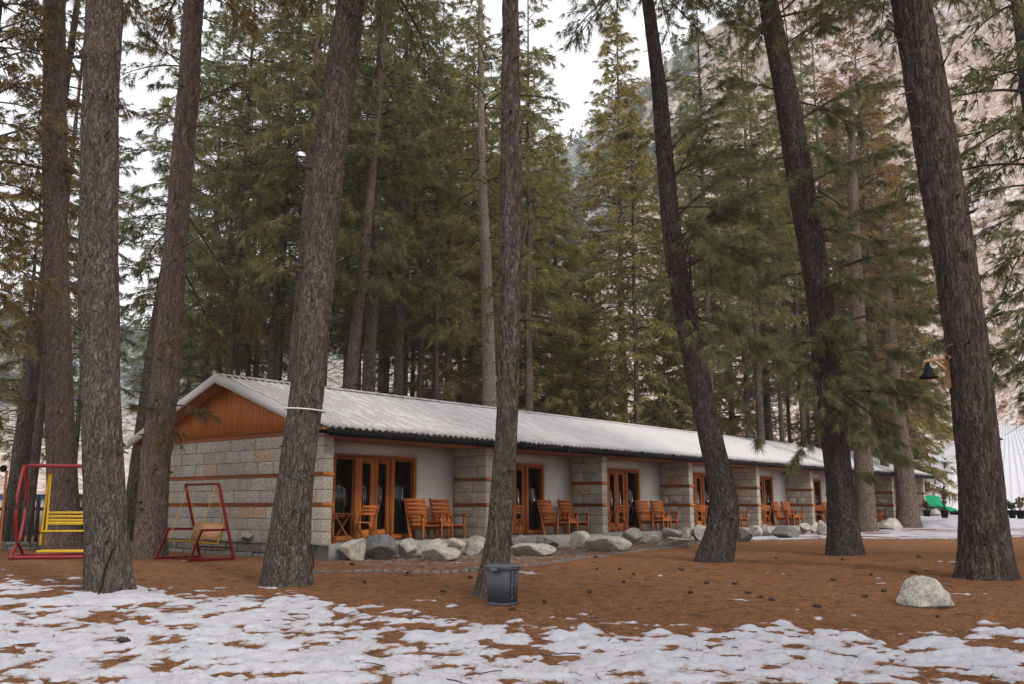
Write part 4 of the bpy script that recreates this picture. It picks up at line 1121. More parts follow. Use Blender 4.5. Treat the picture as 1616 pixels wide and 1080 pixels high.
# recessed white walls, with openings for the doors
DX0, DX1, DT = 1.2, 4.0, 2.12
for i in range(NB):
    x = i * BAY
    w = MB()
    w.box(x + PT - 0.02, x + DX0, 1.2, 1.4, -0.003, 2.45)
    w.box(x + DX1, x + BAY + 0.02, 1.2, 1.4, -0.003, 2.45)
    w.box(x + DX0, x + DX1, 1.2, 1.4, DT, 2.45)
    w.build("plaster_wall", M['plaster'], lodge)
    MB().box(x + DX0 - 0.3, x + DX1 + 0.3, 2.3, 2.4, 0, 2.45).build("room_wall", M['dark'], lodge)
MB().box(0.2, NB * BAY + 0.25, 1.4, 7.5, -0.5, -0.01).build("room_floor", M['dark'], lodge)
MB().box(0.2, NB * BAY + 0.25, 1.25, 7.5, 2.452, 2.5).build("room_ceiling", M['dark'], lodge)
MB().box(0.1, NB * BAY + 0.2, 7.5, 7.68, -0.5, 2.6).build("back_wall", M['rubble'], lodge)
MB().box(NB * BAY + 0.03, NB * BAY + 0.25, 1.25, 7.5, -0.5, 2.5).build("end_wall", M['rubble'], lodge)
# soffit of the porch: boards along the eave
for k in range(5):
    y0 = -0.26 + k * 0.295
    MB().box(-0.1, NB * BAY + 0.5, y0, y0 + 0.288, 2.415, 2.437).build("soffit_board", M['soffit'], lodge)
MB().box(-0.12, NB * BAY + 0.5, -0.305, -0.268, 2.40, 2.50).build("eave_board", M['woodx'], lodge)

# doors and windows of one room, then copies
def frame_piece(name, boxes, mat, parent):
    m = MB()
    for b_ in boxes: m.box(*b_, bev=0.006)
    return m.build(name, mat, parent)
def room_front(i):
    x = i * BAY
    fr = frame_piece("door_frame", [(x + DX0, x + DX0 + 0.08, 1.13, 1.30, 0, DT), (x + DX1 - 0.12, x + DX1, 1.13, 1.30, 0, DT), (x + DX0 + 0.08, x + DX1 - 0.12, 1.13, 1.30, DT - 0.085, DT),
                                    (x + 1.88, x + 2.02, 1.135, 1.30, 0, DT - 0.085), (x + 3.08, x + 3.22, 1.135, 1.30, 0, DT - 0.085), (x + DX0 + 0.08, x + 1.88, 1.135, 1.30, 0.0, 0.09), (x + 3.22, x + DX1 - 0.12, 1.135, 1.30, 0, 0.09)], M['wood'], lodge)
    for a, b_ in ((DX0 + 0.08, 1.88), (3.22, DX1 - 0.12)):
        wv = frame_piece("window", [(x + a, x + a + 0.035, 1.18, 1.24, 0.09, DT - 0.085), (x + b_ - 0.035, x + b_, 1.18, 1.24, 0.09, DT - 0.085), (x + a, x + b_, 1.182, 1.24, DT - 0.13, DT - 0.086), (x + a, x + b_, 1.182, 1.24, 0.091, 0.13)], M['wood'], lodge)
        MB().box(x + a + 0.03, x + b_ - 0.03, 1.205, 1.213, 0.12, DT - 0.12).build("pane", M['glass'], wv)
    for a, b_, hx in ((2.02, 2.548, 2.50), (2.552, 3.08, 2.60)):
        d = frame_piece("door", [(x + a, x + a + 0.13, 1.17, 1.225, 0.02, DT - 0.09), (x + b_ - 0.13, x + b_, 1.17, 1.225, 0.02, DT - 0.09), (x + a + 0.13, x + b_ - 0.13, 1.17, 1.225, 0.02, 0.26), (x + a + 0.13, x + b_ - 0.13, 1.17, 1.225, DT - 0.22, DT - 0.09)], M['wood'], lodge)
        MB().box(x + a + 0.125, x + b_ - 0.125, 1.195, 1.203, 0.25, DT - 0.21).build("pane", M['glass'], d)
        MB().tube([(x + hx, 1.17, 0.93), (x + hx, 1.12, 0.93), (x + hx, 1.12, 1.13), (x + hx, 1.17, 1.13)], 0.011, 8).build("handle", M['steel'], d, True)
    for a, b_ in ((DX0 + 0.1, 1.75), (2.1, 3.0), (3.25, DX1 - 0.13)):
        xs_ = np.linspace(x + a, x + b_, 60)
        wv = 0.03 * np.sin(np.linspace(0, (b_ - a) * 48, 60) + i) + 0.012 * np.sin(np.linspace(0, 17, 60))
        v = np.concatenate([np.stack([xs_, 1.42 + wv, np.full(60, z)], 1) for z in (0.03, 2.05)])
        obj("curtain", mesh_np("curtain", v, grid_faces(2, 60), smooth=True), M['curtain'], lodge)
for i in range(NB):
    room_front(i)

# gable timber boards (upright, cut to the roof slope)
YR, ZR, YE0, YE1, ZE = 3.85, 4.10, -0.36, 8.06, 2.60
SL = (ZR - ZE) / (YR - YE0)
def roof_z(y): return ZR - SL * abs(y - YR)
yy = 0.32; k = 0
while yy < WD - 0.3:
    y1 = min(yy + 0.142, WD - 0.2)
    za, zb_ = roof_z(yy) - 0.10, roof_z(y1) - 0.10
    if min(za, zb_) > 2.66:
        d0 = 0.03 + rr.uniform(-0.003, 0.003)
        g = 0.0075
        v = [(d0, yy + g, 2.62), (d0, y1 - g, 2.62), (d0, y1 - g, zb_), (d0, yy + g, za), (0.08, yy + g, 2.62), (0.08, y1 - g, 2.62), (0.08, y1 - g, zb_), (0.08, yy + g, za)]
        obj("gable_board", mesh_np("gable_board", v, [[0, 3, 2, 1], [4, 5, 6, 7], [0, 1, 5, 4], [1, 2, 6, 5], [2, 3, 7, 6], [3, 0, 4, 7]]), M['wood'], lodge)
    yy = y1
v = [(0.085, 0.3, 2.6), (0.085, WD - 0.2, 2.6), (0.085, YR, ZR - 0.2)]
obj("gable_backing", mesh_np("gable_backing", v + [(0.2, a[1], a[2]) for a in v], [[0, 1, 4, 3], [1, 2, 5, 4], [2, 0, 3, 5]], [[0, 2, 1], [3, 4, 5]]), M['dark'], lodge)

# ribbed roof sheets
RX0, RX1 = -0.46, NB * BAY + 0.62
ribx = np.arange(RX0, RX1 + 0.001, 0.2 / 6)
ph = (ribx / 0.2) % 1.0
prof_ = 0.028 * np.clip(1.6 * np.cos((ph - 0.5) * 2 * np.pi), -1, 1)
def slope(y_e):
    nv = 9
    V = []
    for k in range(nv):
        f = k / (nv - 1)
        y = YR + (y_e - YR) * f
        wob = 0.006 * noise(ribx * 0.9, np.full_like(ribx, f * 5), seed=77)
        V.append(np.stack([ribx, np.full_like(ribx, y), roof_z(y) + prof_ + wob + 0.01], 1))
    return np.stack(V)
for ye in (YE0 - 0.03, YE1 + 0.03):
    V = slope(ye); n, c_, _ = V.shape
    F = grid_faces(n, c_)
    if ye > 0: F = F[:, ::-1]
    V2 = V.copy(); V2[..., 2] -= 0.012
    E1 = np.arange(c_ - 1)
    e = (n - 1) * c_
    lip = np.stack([e + E1, e + E1 + 1, n * c_ + e + E1 + 1, n * c_ + e + E1], -1)
    obj("roof_slope", mesh_np("roof_slope", np.concatenate([V.reshape(-1, 3), V2.reshape(-1, 3)]), np.concatenate([F[:, ::-1], F + n * c_, lip])), M['roof'], lodge)
rc = MB()
for s_ in (-1, 1):
    rc.beam((RX0, YR + s_ * 0.09, ZR + 0.025), (RX1, YR + s_ * 0.09, ZR + 0.025), 0.2, 0.012, up=(0, s_ * SL, 1), bev=0)
rc.build("ridge_cap", M['roof'], lodge)
def under_slope(name, x0, x1, ya, yb, dz, th, mat):
    za, zb_ = roof_z(ya) - dz, roof_z(yb) - dz
    v = [(x0, ya, za), (x1, ya, za), (x1, yb, zb_), (x0, yb, zb_)]
    v2 = [(a, b_, c0 - th) for a, b_, c0 in v]
    return obj(name, mesh_np(name, v + v2, [[0, 1, 2, 3], [7, 6, 5, 4], [0, 4, 5, 1], [1, 5, 6, 2], [2, 6, 7, 3], [3, 7, 4, 0]]), mat, lodge)
for ya in (YE0, YE1):
    under_slope("roof_deck", RX0 + 0.05, RX1 - 0.05, ya, YR, 0.03, 0.05, M['soffit'])
    under_slope("bargeboard", RX0 - 0.035, RX0 - 0.004, ya + (0.0 if ya > 0 else 0.0), YR, -0.045, 0.23, M['trim'])
    under_slope("bargeboard", RX1 + 0.004, RX1 + 0.035, ya, YR, -0.045, 0.23, M['trim'])
    under_slope("verge_flashing", RX0 - 0.03, RX0 + 0.14, ya, YR, -0.052, 0.012, M['trim'])
# gutter with brackets
g = MB()
pr = [(-0.0, 0.0), (-0.0, -0.13), (-0.035, -0.16), (-0.12, -0.16), (-0.145, -0.02), (-0.135, -0.02), (-0.11, -0.145), (-0.04, -0.145), (-0.012, -0.12), (-0.012, 0.0)]
v = [(x, YE0 - 0.01 + a, 2.575 + b_) for x in (RX0 + 0.22, RX1 - 0.05) for a, b_ in pr]
n = len(pr)
q = [[k, (k + 1) % n, n + (k + 1) % n, n + k] for k in range(n)]
g.add(v, q)
gut = g.build("gutter", M['black'], lodge)
for k in range(22):
    x = 0.3 + k * 2.05
    MB().box(x, x + 0.06, YE0 - 0.165, YE0 - 0.02, 2.405, 2.585, 0.004).build("gutter_bracket", M['black'], gut)
MB().box(RX0 + 0.3, RX1 - 0.1, YE0 + 0.0, YE0 + 0.03, 2.40, 2.56).build("fascia", M['black'], lodge)

# ------------------------------------------------------------------ porch furniture
def arm_chair():
    """faces local -y; x is its width"""
    t = empty("armchair")
    w = 0.31
    for sx in (-1, 1):
        MB().box(sx * w - 0.03, sx * w + 0.03, -0.36, -0.30, 0, 0.60, 0.005).build("leg", M['chair'], t)
        MB().beam((sx * w, 0.10, 0.0), (sx * w, 0.36, 1.04), 0.06, 0.05, up=(0, 1, 0)).build("back_post", M['chair'], t)
        MB().box(sx * w - 0.055, sx * w + 0.055, -0.42, 0.26, 0.60, 0.63, 0.006).build("armrest", M['chair'], t)
        MB().box(sx * (w - 0.05) - 0.018, sx * (w - 0.05) + 0.018, -0.34, 0.20, 0.24, 0.34, 0.004).build("rail", M['chair'], t)
    s_ = MB().box(-w + 0.03, w - 0.03, -0.37, -0.29, 0.342, 0.366, 0.004).mesh("seat_slat")
    for k in range(6):
        obj("seat_slat", s_, M['chair'], t, (0, k * 0.093, -0.006 * k))
    b_ = MB().box(-w - 0.02, w + 0.02, -0.012, 0.012, -0.046, 0.046, 0.004).mesh("back_slat")
    for k in range(7):
        f = (0.34 + 0.104 * k) / 1.04
        o = obj("back_slat", b_, M['chair'], t, (0, 0.10 + 0.26 * f - 0.045, 0.36 + 0.104 * k))
        o.rotation_euler = (-math.atan(0.25), 0, 0)
    return t
def stool_table():
    t = empty("side_table")
    MB().box(-0.25, 0.25, -0.25, 0.25, 0.43, 0.455, 0.005).build("table_top", M['chair'], t)
    for sx in (-1, 1):
        for sy in (-1, 1):
            MB().box(sx * 0.21 - 0.025, sx * 0.21 + 0.025, sy * 0.21 - 0.025, sy * 0.21 + 0.025, 0, 0.43, 0.004).build("leg", M['chair'], t)
    for sy in (-1, 1):
        MB().box(-0.185, 0.185, sy * 0.21 - 0.012, sy * 0.21 + 0.012, 0.33, 0.42, 0.004).build("apron", M['chair'], t)
    return t
def folding_chair():
    t = empty("folding_chair")
    for sx in (-1, 1):
        MB().beam((sx * 0.21, -0.22, 0), (sx * 0.21, 0.24, 0.88), 0.03, 0.045, up=(0, 1, 0)).build("back_leg", M['chair'], t)
        MB().beam((sx * 0.17, 0.26, 0), (sx * 0.17, -0.20, 0.46), 0.03, 0.045, up=(0, 1, 0)).build("front_leg", M['chair'], t)
    for k in range(6):
        MB().box(-0.19, 0.19, -0.22 + k * 0.072, -0.165 + k * 0.072, 0.45, 0.468, 0.003).build("seat_slat", M['chair'], t)
    for k in range(3):
        o = MB().box(-0.22, 0.22, -0.01, 0.01, -0.032, 0.032, 0.003).build("back_slat", M['chair'], t, loc=(0, 0.135 + 0.042 * k, 0.66 + 0.085 * k))
        o.rotation_euler = (-0.48, 0, 0)
    return t
def folding_table():
    t = empty("folding_table")
    for k in range(6):
        MB().box(-0.3, 0.3, -0.285 + k * 0.097, -0.205 + k * 0.097, 0.66, 0.68, 0.003).build("top_slat", M['chair'], t)
    for sx in (-1, 1):
        MB().beam((sx * 0.25, -0.27, 0), (sx * 0.25, 0.25, 0.655), 0.028, 0.04, up=(0, 1, 0)).build("leg", M['chair'], t)
        MB().beam((sx * 0.21, 0.27, 0), (sx * 0.21, -0.25, 0.655), 0.028, 0.04, up=(0, 1, 0)).build("leg", M['chair'], t)
    MB().box(-0.29, 0.29, -0.03, 0.03, 0.60, 0.64, 0.003).build("apron", M['chair'], t)
    return t
ROOM = ["first room from the gable end", "second room from the gable end", "third room from the gable end", "fourth room along, by the curved trunk",
        "fifth room along, right of the curved trunk", "sixth room along", "seventh room along, behind the dark trunk", "eighth and farthest room"]
p_arm, p_st, p_fc, p_ft = arm_chair(), stool_table(), folding_chair(), folding_table()
used = set()
def place(proto, x, y, rz, label, cat, group):
    o = proto if proto.name not in used else copy_tree(proto)
    used.add(proto.name)
    o.location = lw(x, y, 0.0)
    o.rotation_euler = (0, 0, LROT + rz)
    tag(o, label, cat, group)
for i in range(NB):
    x = i * BAY
    j = lambda a: rr.uniform(-a, a)
    place(p_arm, x + 3.72 + j(.08), 0.62, j(.1), "slatted armchair nearer the door at the " + ROOM[i], "armchair", "slatted armchairs on the porch")
    place(p_arm, x + 4.72 + j(.08), 0.62, j(.1), "slatted armchair nearer the pillar at the " + ROOM[i], "armchair", "slatted armchairs on the porch")
    place(p_st, x + 4.22 + j(.05), 0.42, j(.15), "small table between the armchairs at the " + ROOM[i], "table", "small tables on the porch")
    place(p_ft, x + 0.75 + j(.05), 0.45, R(90) + j(.15), "folding table with crossed legs at the " + ROOM[i], "table", "folding tables on the porch")
    place(p_fc, x + 1.55 + j(.1), 0.40, R(-75) + j(.2), "folding chair at the " + ROOM[i], "chair", "folding chairs on the porch")

# ------------------------------------------------------------------ rocks
def rock_mesh(seed, flat=0.75, cuts=13, sub=3):
    r = np.random.default_rng(seed)
    import bmesh
    bm = bmesh.new(); bmesh.ops.create_icosphere(bm, subdivisions=sub + 1 + (seed == 91), radius=1.0)
    v = np.array([x.co[:] for x in bm.verts]); f = np.array([[q.index for q in t.verts] for t in bm.faces])
    bm.free()
    for k in range(cuts):
        n = r.normal(0, 1, 3); n[2] *= 0.8; n /= np.linalg.norm(n)
        d = r.uniform(0.45, 0.78)
        s = v @ n
        v = v - np.outer(np.clip(s - d, 0, None), n)
    v *= 1 + 0.07 * fbm(v[:, 0] * 2.2 + seed, v[:, 1] * 2.2, v[:, 2] * 2.2, seed=seed, oct=5)[:, None]
    lo, hi = v.min(0), v.max(0)
    v = (v - lo) / (hi - lo) * 2 - 1
    v[:, 2] = (v[:, 2] + 1) / 2
    return mesh_np("boulder", v, None, f)
ROCKS = [rock_mesh(s) for s in range(40, 52)]
FLATS = [rock_mesh(s, cuts=15) for s in range(60, 65)]
for me in ROCKS + FLATS:
    me.materials.append(M['rock'])
def boulder(x0, y0, x1, y1, label, me=None, mat=None, group="boulders lining the porch", depth=1.0, k=[0]):
    k[0] += 1
    cx = (x0 + x1) / 2
    b = on_ground(cx, y1)
    Yb = b[1]
    wx = (x1 - x0) / 1450.0 * Yb * 1.01; hz = (y1 - y0) / 1450.0 * Yb * 0.93
    me = me or ROCKS[k[0] % len(ROCKS)]
    if mat:
        me = me.copy(); me.materials.clear(); me.materials.append(M[mat])
    o = bpy.data.objects.new("boulder", me)
    dp = wx * 0.42 * depth
    Yc = Yb + dp * 0.75
    p = at(cx, y1, Yc)
    z = gz(float(p[0]), float(Yc)) - 0.04
    o.location = (float(p[0]), float(Yc), z)
    o.scale = (wx / 2 * Yc / Yb, dp, hz * Yc / Yb + 0.05)
    if k[0] % 3 == 0: o.scale.x *= -1
    link(o)
    return tag(o, label, "boulder", group)
LONE = rock_mesh(91, cuts=0)
_lv = np.zeros(len(LONE.vertices) * 3); LONE.vertices.foreach_get('co', _lv); _lv = _lv.reshape(-1, 3)
_lv[:, 2] = np.where(_lv[:, 2] < 0.4, _lv[:, 2] * 0.3, (_lv[:, 2] - 0.28)) / 0.72
_r = np.random.default_rng(23)
for _k in range(9):
    _a = _k * 0.7 + _r.uniform(-.3, .3); _n = np.array([math.cos(_a), math.sin(_a), _r.uniform(0.1, 0.9)]); _n /= np.linalg.norm(_n)
    _d = (_lv @ _n).max() * _r.uniform(0.78, 0.93)
    _lv -= np.outer(np.clip(_lv @ _n - _d, 0, None), _n)
_lv[:, 0] = _lv[:, 0] * (1.0 - 0.16 * _lv[:, 2]) - 0.10 * _lv[:, 2]
_lv *= 1 + 0.035 * fbm(_lv[:, 0] * 4, _lv[:, 1] * 4, _lv[:, 2] * 4, seed=5, oct=4)[:, None]
_lo, _hi = _lv.min(0), _lv.max(0); _lv = (_lv - _lo) / (_hi - _lo) * 2 - 1; _lv[:, 2] = (_lv[:, 2] + 1) / 2
LONE.vertices.foreach_set('co', _lv.ravel()); LONE.update()
LONE.materials.append(M['rock'])
RK = [
    (535, 850, 575, 885, "pale angular boulder at the left end of the row, by the porch step", None, None),
    (569, 843, 629, 884, "big dark grey speckled boulder second in the row from the gable", None, 'rock_dark'),
    (626, 849, 658, 881, "upright squarish boulder right of the dark speckled one", None, None),
    (656, 850, 706, 880, "long pale boulder behind the flat one, below the first armchairs", None, None),
    (700, 850, 736, 876, "greyish boulder in front of the second stone pillar", None, None),
    (734, 846, 772, 876, "white topped boulder left of the middle trunk", None, None),
    (664, 864, 726, 886, "low flat boulder lying forward on the path left of the middle trunk", 'flat', None),
    (806, 845, 846, 869, "pale boulder just right of the middle trunk, in the back row", None, None),
    (843, 845, 883, 867, "rounded boulder under the second room's armchairs", None, None),
    (806, 858, 877, 878, "wide low boulder forward on the path right of the middle trunk", 'flat', None),
    (897, 838, 933, 867, "tall blocky pale boulder before the third pillar", None, None),
    (929, 838, 954, 850, "small rock wedged behind the long boulder", None, None),
    (954, 834, 992, 851, "pale boulder behind the long one, below the folding chair", None, None),
    (926, 846, 996, 871, "longest pale smooth boulder forward on the path", 'flat', None),
    (982, 834, 1014, 860, "dark cracked boulder at the right end of the long one", None, None),
    (1004, 839, 1036, 858, "grey boulder below the third room's armchairs", None, None),
    (1036, 833, 1076, 855, "wide grey boulder before the fourth pillar", None, None),
    (1070, 832, 1095, 854, "grey upright boulder left of the curved trunk", None, None),
    (1037, 847, 1087, 863, "flat wedge shaped boulder lying forward of the fourth pillar", 'flat', None),
    (1092, 827, 1120, 854, "square pale boulder touching the curved trunk", None, None),
    (1164, 834, 1189, 857, "dark low boulder just right of the curved trunk", None, 'rock_dark'),
    (1167, 831, 1187, 843, "small pale boulder behind the dark one right of the curved trunk", None, None),
    (1181, 829, 1203, 847, "pale boulder between the curved trunk and the fifth pillar", None, None),
    (1199, 827, 1226, 847, "cream coloured angular boulder beside the snow path", None, None),
    (1219, 826, 1238, 835, "little flat rock behind the dark snow path boulder", None, None),
    (1218, 829, 1264, 850, "dark slab boulder sitting on the snow of the path", 'flat', 'rock_dark'),
    (1257, 825, 1280, 842, "greyish boulder right of the slab on the snow", None, None),
    (1277, 824, 1294, 841, "small pale boulder next to the dark leaning trunk", None, None),
    (1289, 821, 1304, 845, "upright grey boulder against the dark leaning trunk", None, None),
    (1383, 818, 1424, 837, "broad pale boulder between the two far brown trunks", 'flat', None),
    (1456, 816, 1474, 828, "small pale boulder by the far end of the lodge", None, None),
    (1471, 813, 1503, 828, "pale boulder below the potted shrub at the far end", None, None),
    (1496, 806, 1518, 822, "snow dusted rock beside the largest right trunk", None, None),
]
for a in RK:
    boulder(*a[:5], me=FLATS[len(a[4]) % 5] if a[5] else None, mat=a[6])
boulder(1418, 912, 1502, 960, "lone pale peaked boulder on the needles at front right", me=LONE, group=None, depth=0.9)
_p = lw(-0.1, 2.75, 0.0)
o = bpy.data.objects.new("boulder", ROCKS[3]); link(o); o.location = _p; o.scale = (0.14, 0.22, 0.24)
o.rotation_euler = (0, 0, LROT)
tag(o, "pale stone block resting on the ledge of the gable wall", "rock")

# ------------------------------------------------------------------ cobbled path and its kerb
kerb_px = [(430, 905), (490, 903), (600, 903.5), (700, 903), (755, 901), (850, 891), (960, 876), (1040, 866), (1100, 859), (1180, 853), (1300, 851), (1420, 852), (1500, 851), (1600, 848), (1750, 846)]
K = np.array([on_ground(a, b_)[:2] for a, b_ in kerb_px])
Kl = np.concatenate([[0], np.cumsum(np.linalg.norm(np.diff(K, axis=0), axis=1))])
def kerb_at(s): return np.array([np.interp(s, Kl, K[:, 0]), np.interp(s, Kl, K[:, 1])])
kerb = empty("kerb", (K[0, 0], K[0, 1], 0.4))
tag(kerb, "curved edging of small grey bricks along the cobbled path", "kerb")
kb = MB().box(-0.085, 0.085, -0.05, 0.05, -0.12, 0.035, 0.01).mesh("kerb_stone")
M['kerb'] = m_stone('kerb brick', [(0.17, 0.15, 0.135), (0.23, 0.21, 0.19), (0.20, 0.17, 0.15)], 0.01, 9); kb.materials.append(M['kerb'])
s_ = 0.0; cnt = 0
while s_ < Kl[-1] and cnt < 230:
    p, p2 = kerb_at(s_), kerb_at(s_ + 0.1)
    o = bpy.data.objects.new("kerb_stone", kb); link(o, kerb)
    o.location = (p[0] - K[0, 0], p[1] - K[0, 1], gz(p[0], p[1]) - 0.4 + rr.uniform(-0.008, 0.008))
    o.rotation_euler = (0, 0, math.atan2(p2[1] - p[1], p2[0] - p[0]) + rr.uniform(-0.04, 0.04))
    s_ += 0.18; cnt += 1
# cobbles between kerb and porch
cob = MB(); crng = np.random.default_rng(8)
for gx in np.arange(-0.6, 17, 0.17):
    for gy in np.arange(-5.5, 0, 0.15):
        x = gx + crng.uniform(-0.05, 0.05) + (0.08 if int(round(gy / 0.15)) % 2 else 0); y = gy + crng.uniform(-0.04, 0.04)
        w = lw(x, y, 0); wx_, wy_ = w[0], w[1]
        if y > -0.4: continue
        ky = np.interp(wx_, K[:, 0], K[:, 1])
        if wy_ < ky + 0.10 or wx_ > 9.5 or crng.uniform() < 0.42: continue
        n = 6; th = np.sort(crng.uniform(0, 6.28, n)) * 0.25 + np.arange(n) * 6.283 / n * 0.75
        rx = crng.uniform(0.055, 0.09)
        z = gz(wx_, wy_) + crng.uniform(-0.022, 0.008)
        top = np.stack([wx_ + rx * 0.8 * np.cos(th), wy_ + rx * 0.8 * np.sin(th), np.full(n, z + 0.012)], 1)
        bot = np.stack([wx_ + rx * np.cos(th), wy_ + rx * np.sin(th), np.full(n, z - 0.03)], 1)
        cob.add(np.vstack([top, bot, [[wx_, wy_, z + 0.016]]]), [[k, n + k, n + (k + 1) % n, (k + 1) % n] for k in range(n)], [[2 * n, k, (k + 1) % n] for k in range(n)])
tag(cob.build("cobbles", M['cobble']), "flat grey cobbles of the path along the porch", "path", kind='stuff')

# snow lying on the far part of the path
rows2 = np.arange(19.5, 49, 0.085); cols2 = np.arange(4.0, 30.0, 0.085)
X2, Y2 = np.meshgrid(cols2, rows2)
ky = np.interp(X2, K[:, 0], K[:, 1])
fade = np.interp(X2, [4.2, 6.5, 8.5, 30], [-1.0, -0.5, 0.35, 0.4])
edge = Y2 - ky
ext = np.interp(X2, [7.5, 13.0], [0.0, 1.0])
edge = np.where(edge > 2.2, np.maximum(2.2, edge - 11 * ext), edge)
band = np.interp(edge, [-0.25, 0.08, 0.5, 2.2, 3.4, 4.6], [-1.4, -0.1, 0.35, 0.3, -0.4, -1.5])
ly = (X2 - LO[0]) * _g[0] + (Y2 - LO[1]) * _g[1]
band = band - 3.0 * (ly > -0.75)
D2 = 0.04 * (0.7 * fbm(X2 * 0.9, Y2 * 0.9, seed=61, oct=4) + fade + band - 0.42)
tag(snow_sheet("snow", X2, Y2, D2), "snow lying along the far stretch of the path by the lodge", "snow")

# ------------------------------------------------------------------ litter on the ground
lr = np.random.default_rng(12)
def strands(n, ymin, ymax, half, on_snow, length, width):
    y = ymin + (ymax - ymin) * lr.uniform(0, 1, n) ** 1.4
    x = y * lr.uniform(-half, half, n)
    sh = snow_height(x, y)
    keep = (sh > 0.004) if on_snow else (sh <= 0.004)
    x, y, sh = x[keep], y[keep], sh[keep]; n = len(x)
    z = ground_z(y) + 0.018 * fbm(x * 0.8, y * 0.8, seed=3) + sh + 0.006
    a = lr.uniform(0, 6.28, n); L = length * lr.uniform(0.6, 1.2, n)
    dx, dy = np.cos(a) * L, np.sin(a) * L
    px_, py_ = -np.sin(a) * width, np.cos(a) * width
    up = lr.uniform(0.0, 0.035, n)
    v = np.stack([np.stack([x - px_, y - py_, z], 1), np.stack([x + px_, y + py_, z], 1), np.stack([x + dx, y + dy, z + up], 1)], 1)
    return v.reshape(-1, 3)
M['strand'] = m_plain("loose rust needles", (0.40, 0.19, 0.085), 0.9, 0.45, 6)
M['strand_dark'] = m_plain("dark weathered needles", (0.075, 0.036, 0.022), 0.9, 0.5, 6)
for nm, n0_, n1_, mat, w_ in (("fallen_needles", 46000, 15000, 'strand', 0.0036), ("fallen_needles", 30000, 9000, 'strand_dark', 0.0036)):
    sv = np.concatenate([strands(n0_, 7, 20, 0.75, False, 0.14, w_), strands(n1_, 7, 16, 0.75, True, 0.14, w_ * 0.55)])
    tag(obj(nm, mesh_np(nm, sv, None, np.arange(len(sv)).reshape(-1, 3)), M[mat]), ("loose rust coloured" if mat == 'strand' else "dark weathered loose") + " pine needles strewn over ground and snow", "needles", kind='stuff')

tw = MB()
for k in range(170):
    y = 7.5 + 13 * lr.uniform() ** 1.2; x = y * lr.uniform(-0.7, 0.7); a = lr.uniform(0, 6.28); L = lr.uniform(0.08, 0.38)
    z = gz(x, y) + float(snow_height(np.array([x]), np.array([y]))[0]) + 0.010
    d = np.array([math.cos(a), math.sin(a), 0]); sdd = np.array([-d[1], d[0], 0])
    p0 = np.array([x, y, z])
    tw.tube([p0, p0 + d * L * 0.5 + sdd * lr.uniform(-.04, .04) + [0, 0, 0.012], p0 + d * L], [0.006, 0.005, 0.002], 4, cap=False)
tag(tw.build("fallen_twigs", M['twig']), "thin dark twigs fallen on the needles and the snow", "twigs", kind='stuff')

def cone_mesh(seed):
    r = np.random.default_rng(seed); n, sg = 11, 10
    m = MB(); prof = []
    for k in range(n):
        f = k / (n - 1)
        w = math.sin(math.pi * (0.08 + 0.86 * f)) ** 0.7
        prof.append((0.030 * w * (1.25 if k % 2 else 0.8), (f - 0.5) * 0.14))
    m.lathe(prof, sg, Matrix.Rotation(R(90), 4, 'Y'))
    v = m.v[0] * (1 + r.uniform(-0.12, 0.12, (n * sg, 1)))
    m.v[0] = v
    return m.mesh("pine_cone")
CM = [cone_mesh(i) for i in range(3)]
for me in CM: me.materials.append(M['cone'])
def cone(px, py, label, group, sc=1.0):
    p = on_ground(px, py); x, y = float(p[0]), float(p[1])
    o = bpy.data.objects.new("pine_cone", rr.choice(CM)); link(o)
    o.location = (x, y, gz(x, y) + float(snow_height(np.array([x]), np.array([y]))[0]) + 0.022)
    o.rotation_euler = (rr.uniform(-.2, .2), rr.uniform(-.25, .25), rr.uniform(0, 6.28)); o.scale = (sc * rr.uniform(.8, 1.15),) * 3
    tag(o, label, "pine cone", group)
cone(194, 1021, "dark pine cone lying on the snow at front left", None, 1.25)
cone(556, 893, "pine cone on the cobbled path left of the middle trunk", None, 1.1)
cone(643, 906, "round dark cone just outside the kerb left of the dustbin", None, 1.0)
cone(742, 913, "cone close to the foot of the trunk by the dustbin", None, 1.1)
for px, py in ((1000, 906), (978, 899), (985, 920), (942, 899), (940, 880), (930, 937), (808, 965), (1315, 917), (1330, 885), (1225, 882), (1375, 848 + 60), (1160, 923), (1115, 921), (1200, 945), (1180, 938), (1218, 949), (1090, 937), (1365, 944), (1395, 934), (1450, 880), (1440, 905), (1075, 900), (1480, 975), (860, 952), (575, 921), (1290, 960), (700, 935)):
    cone(px, py, "small dark pine cone lying on the bare rust coloured needles", "pine cones scattered on the bare needles", rr.uniform(0.55, 0.95))

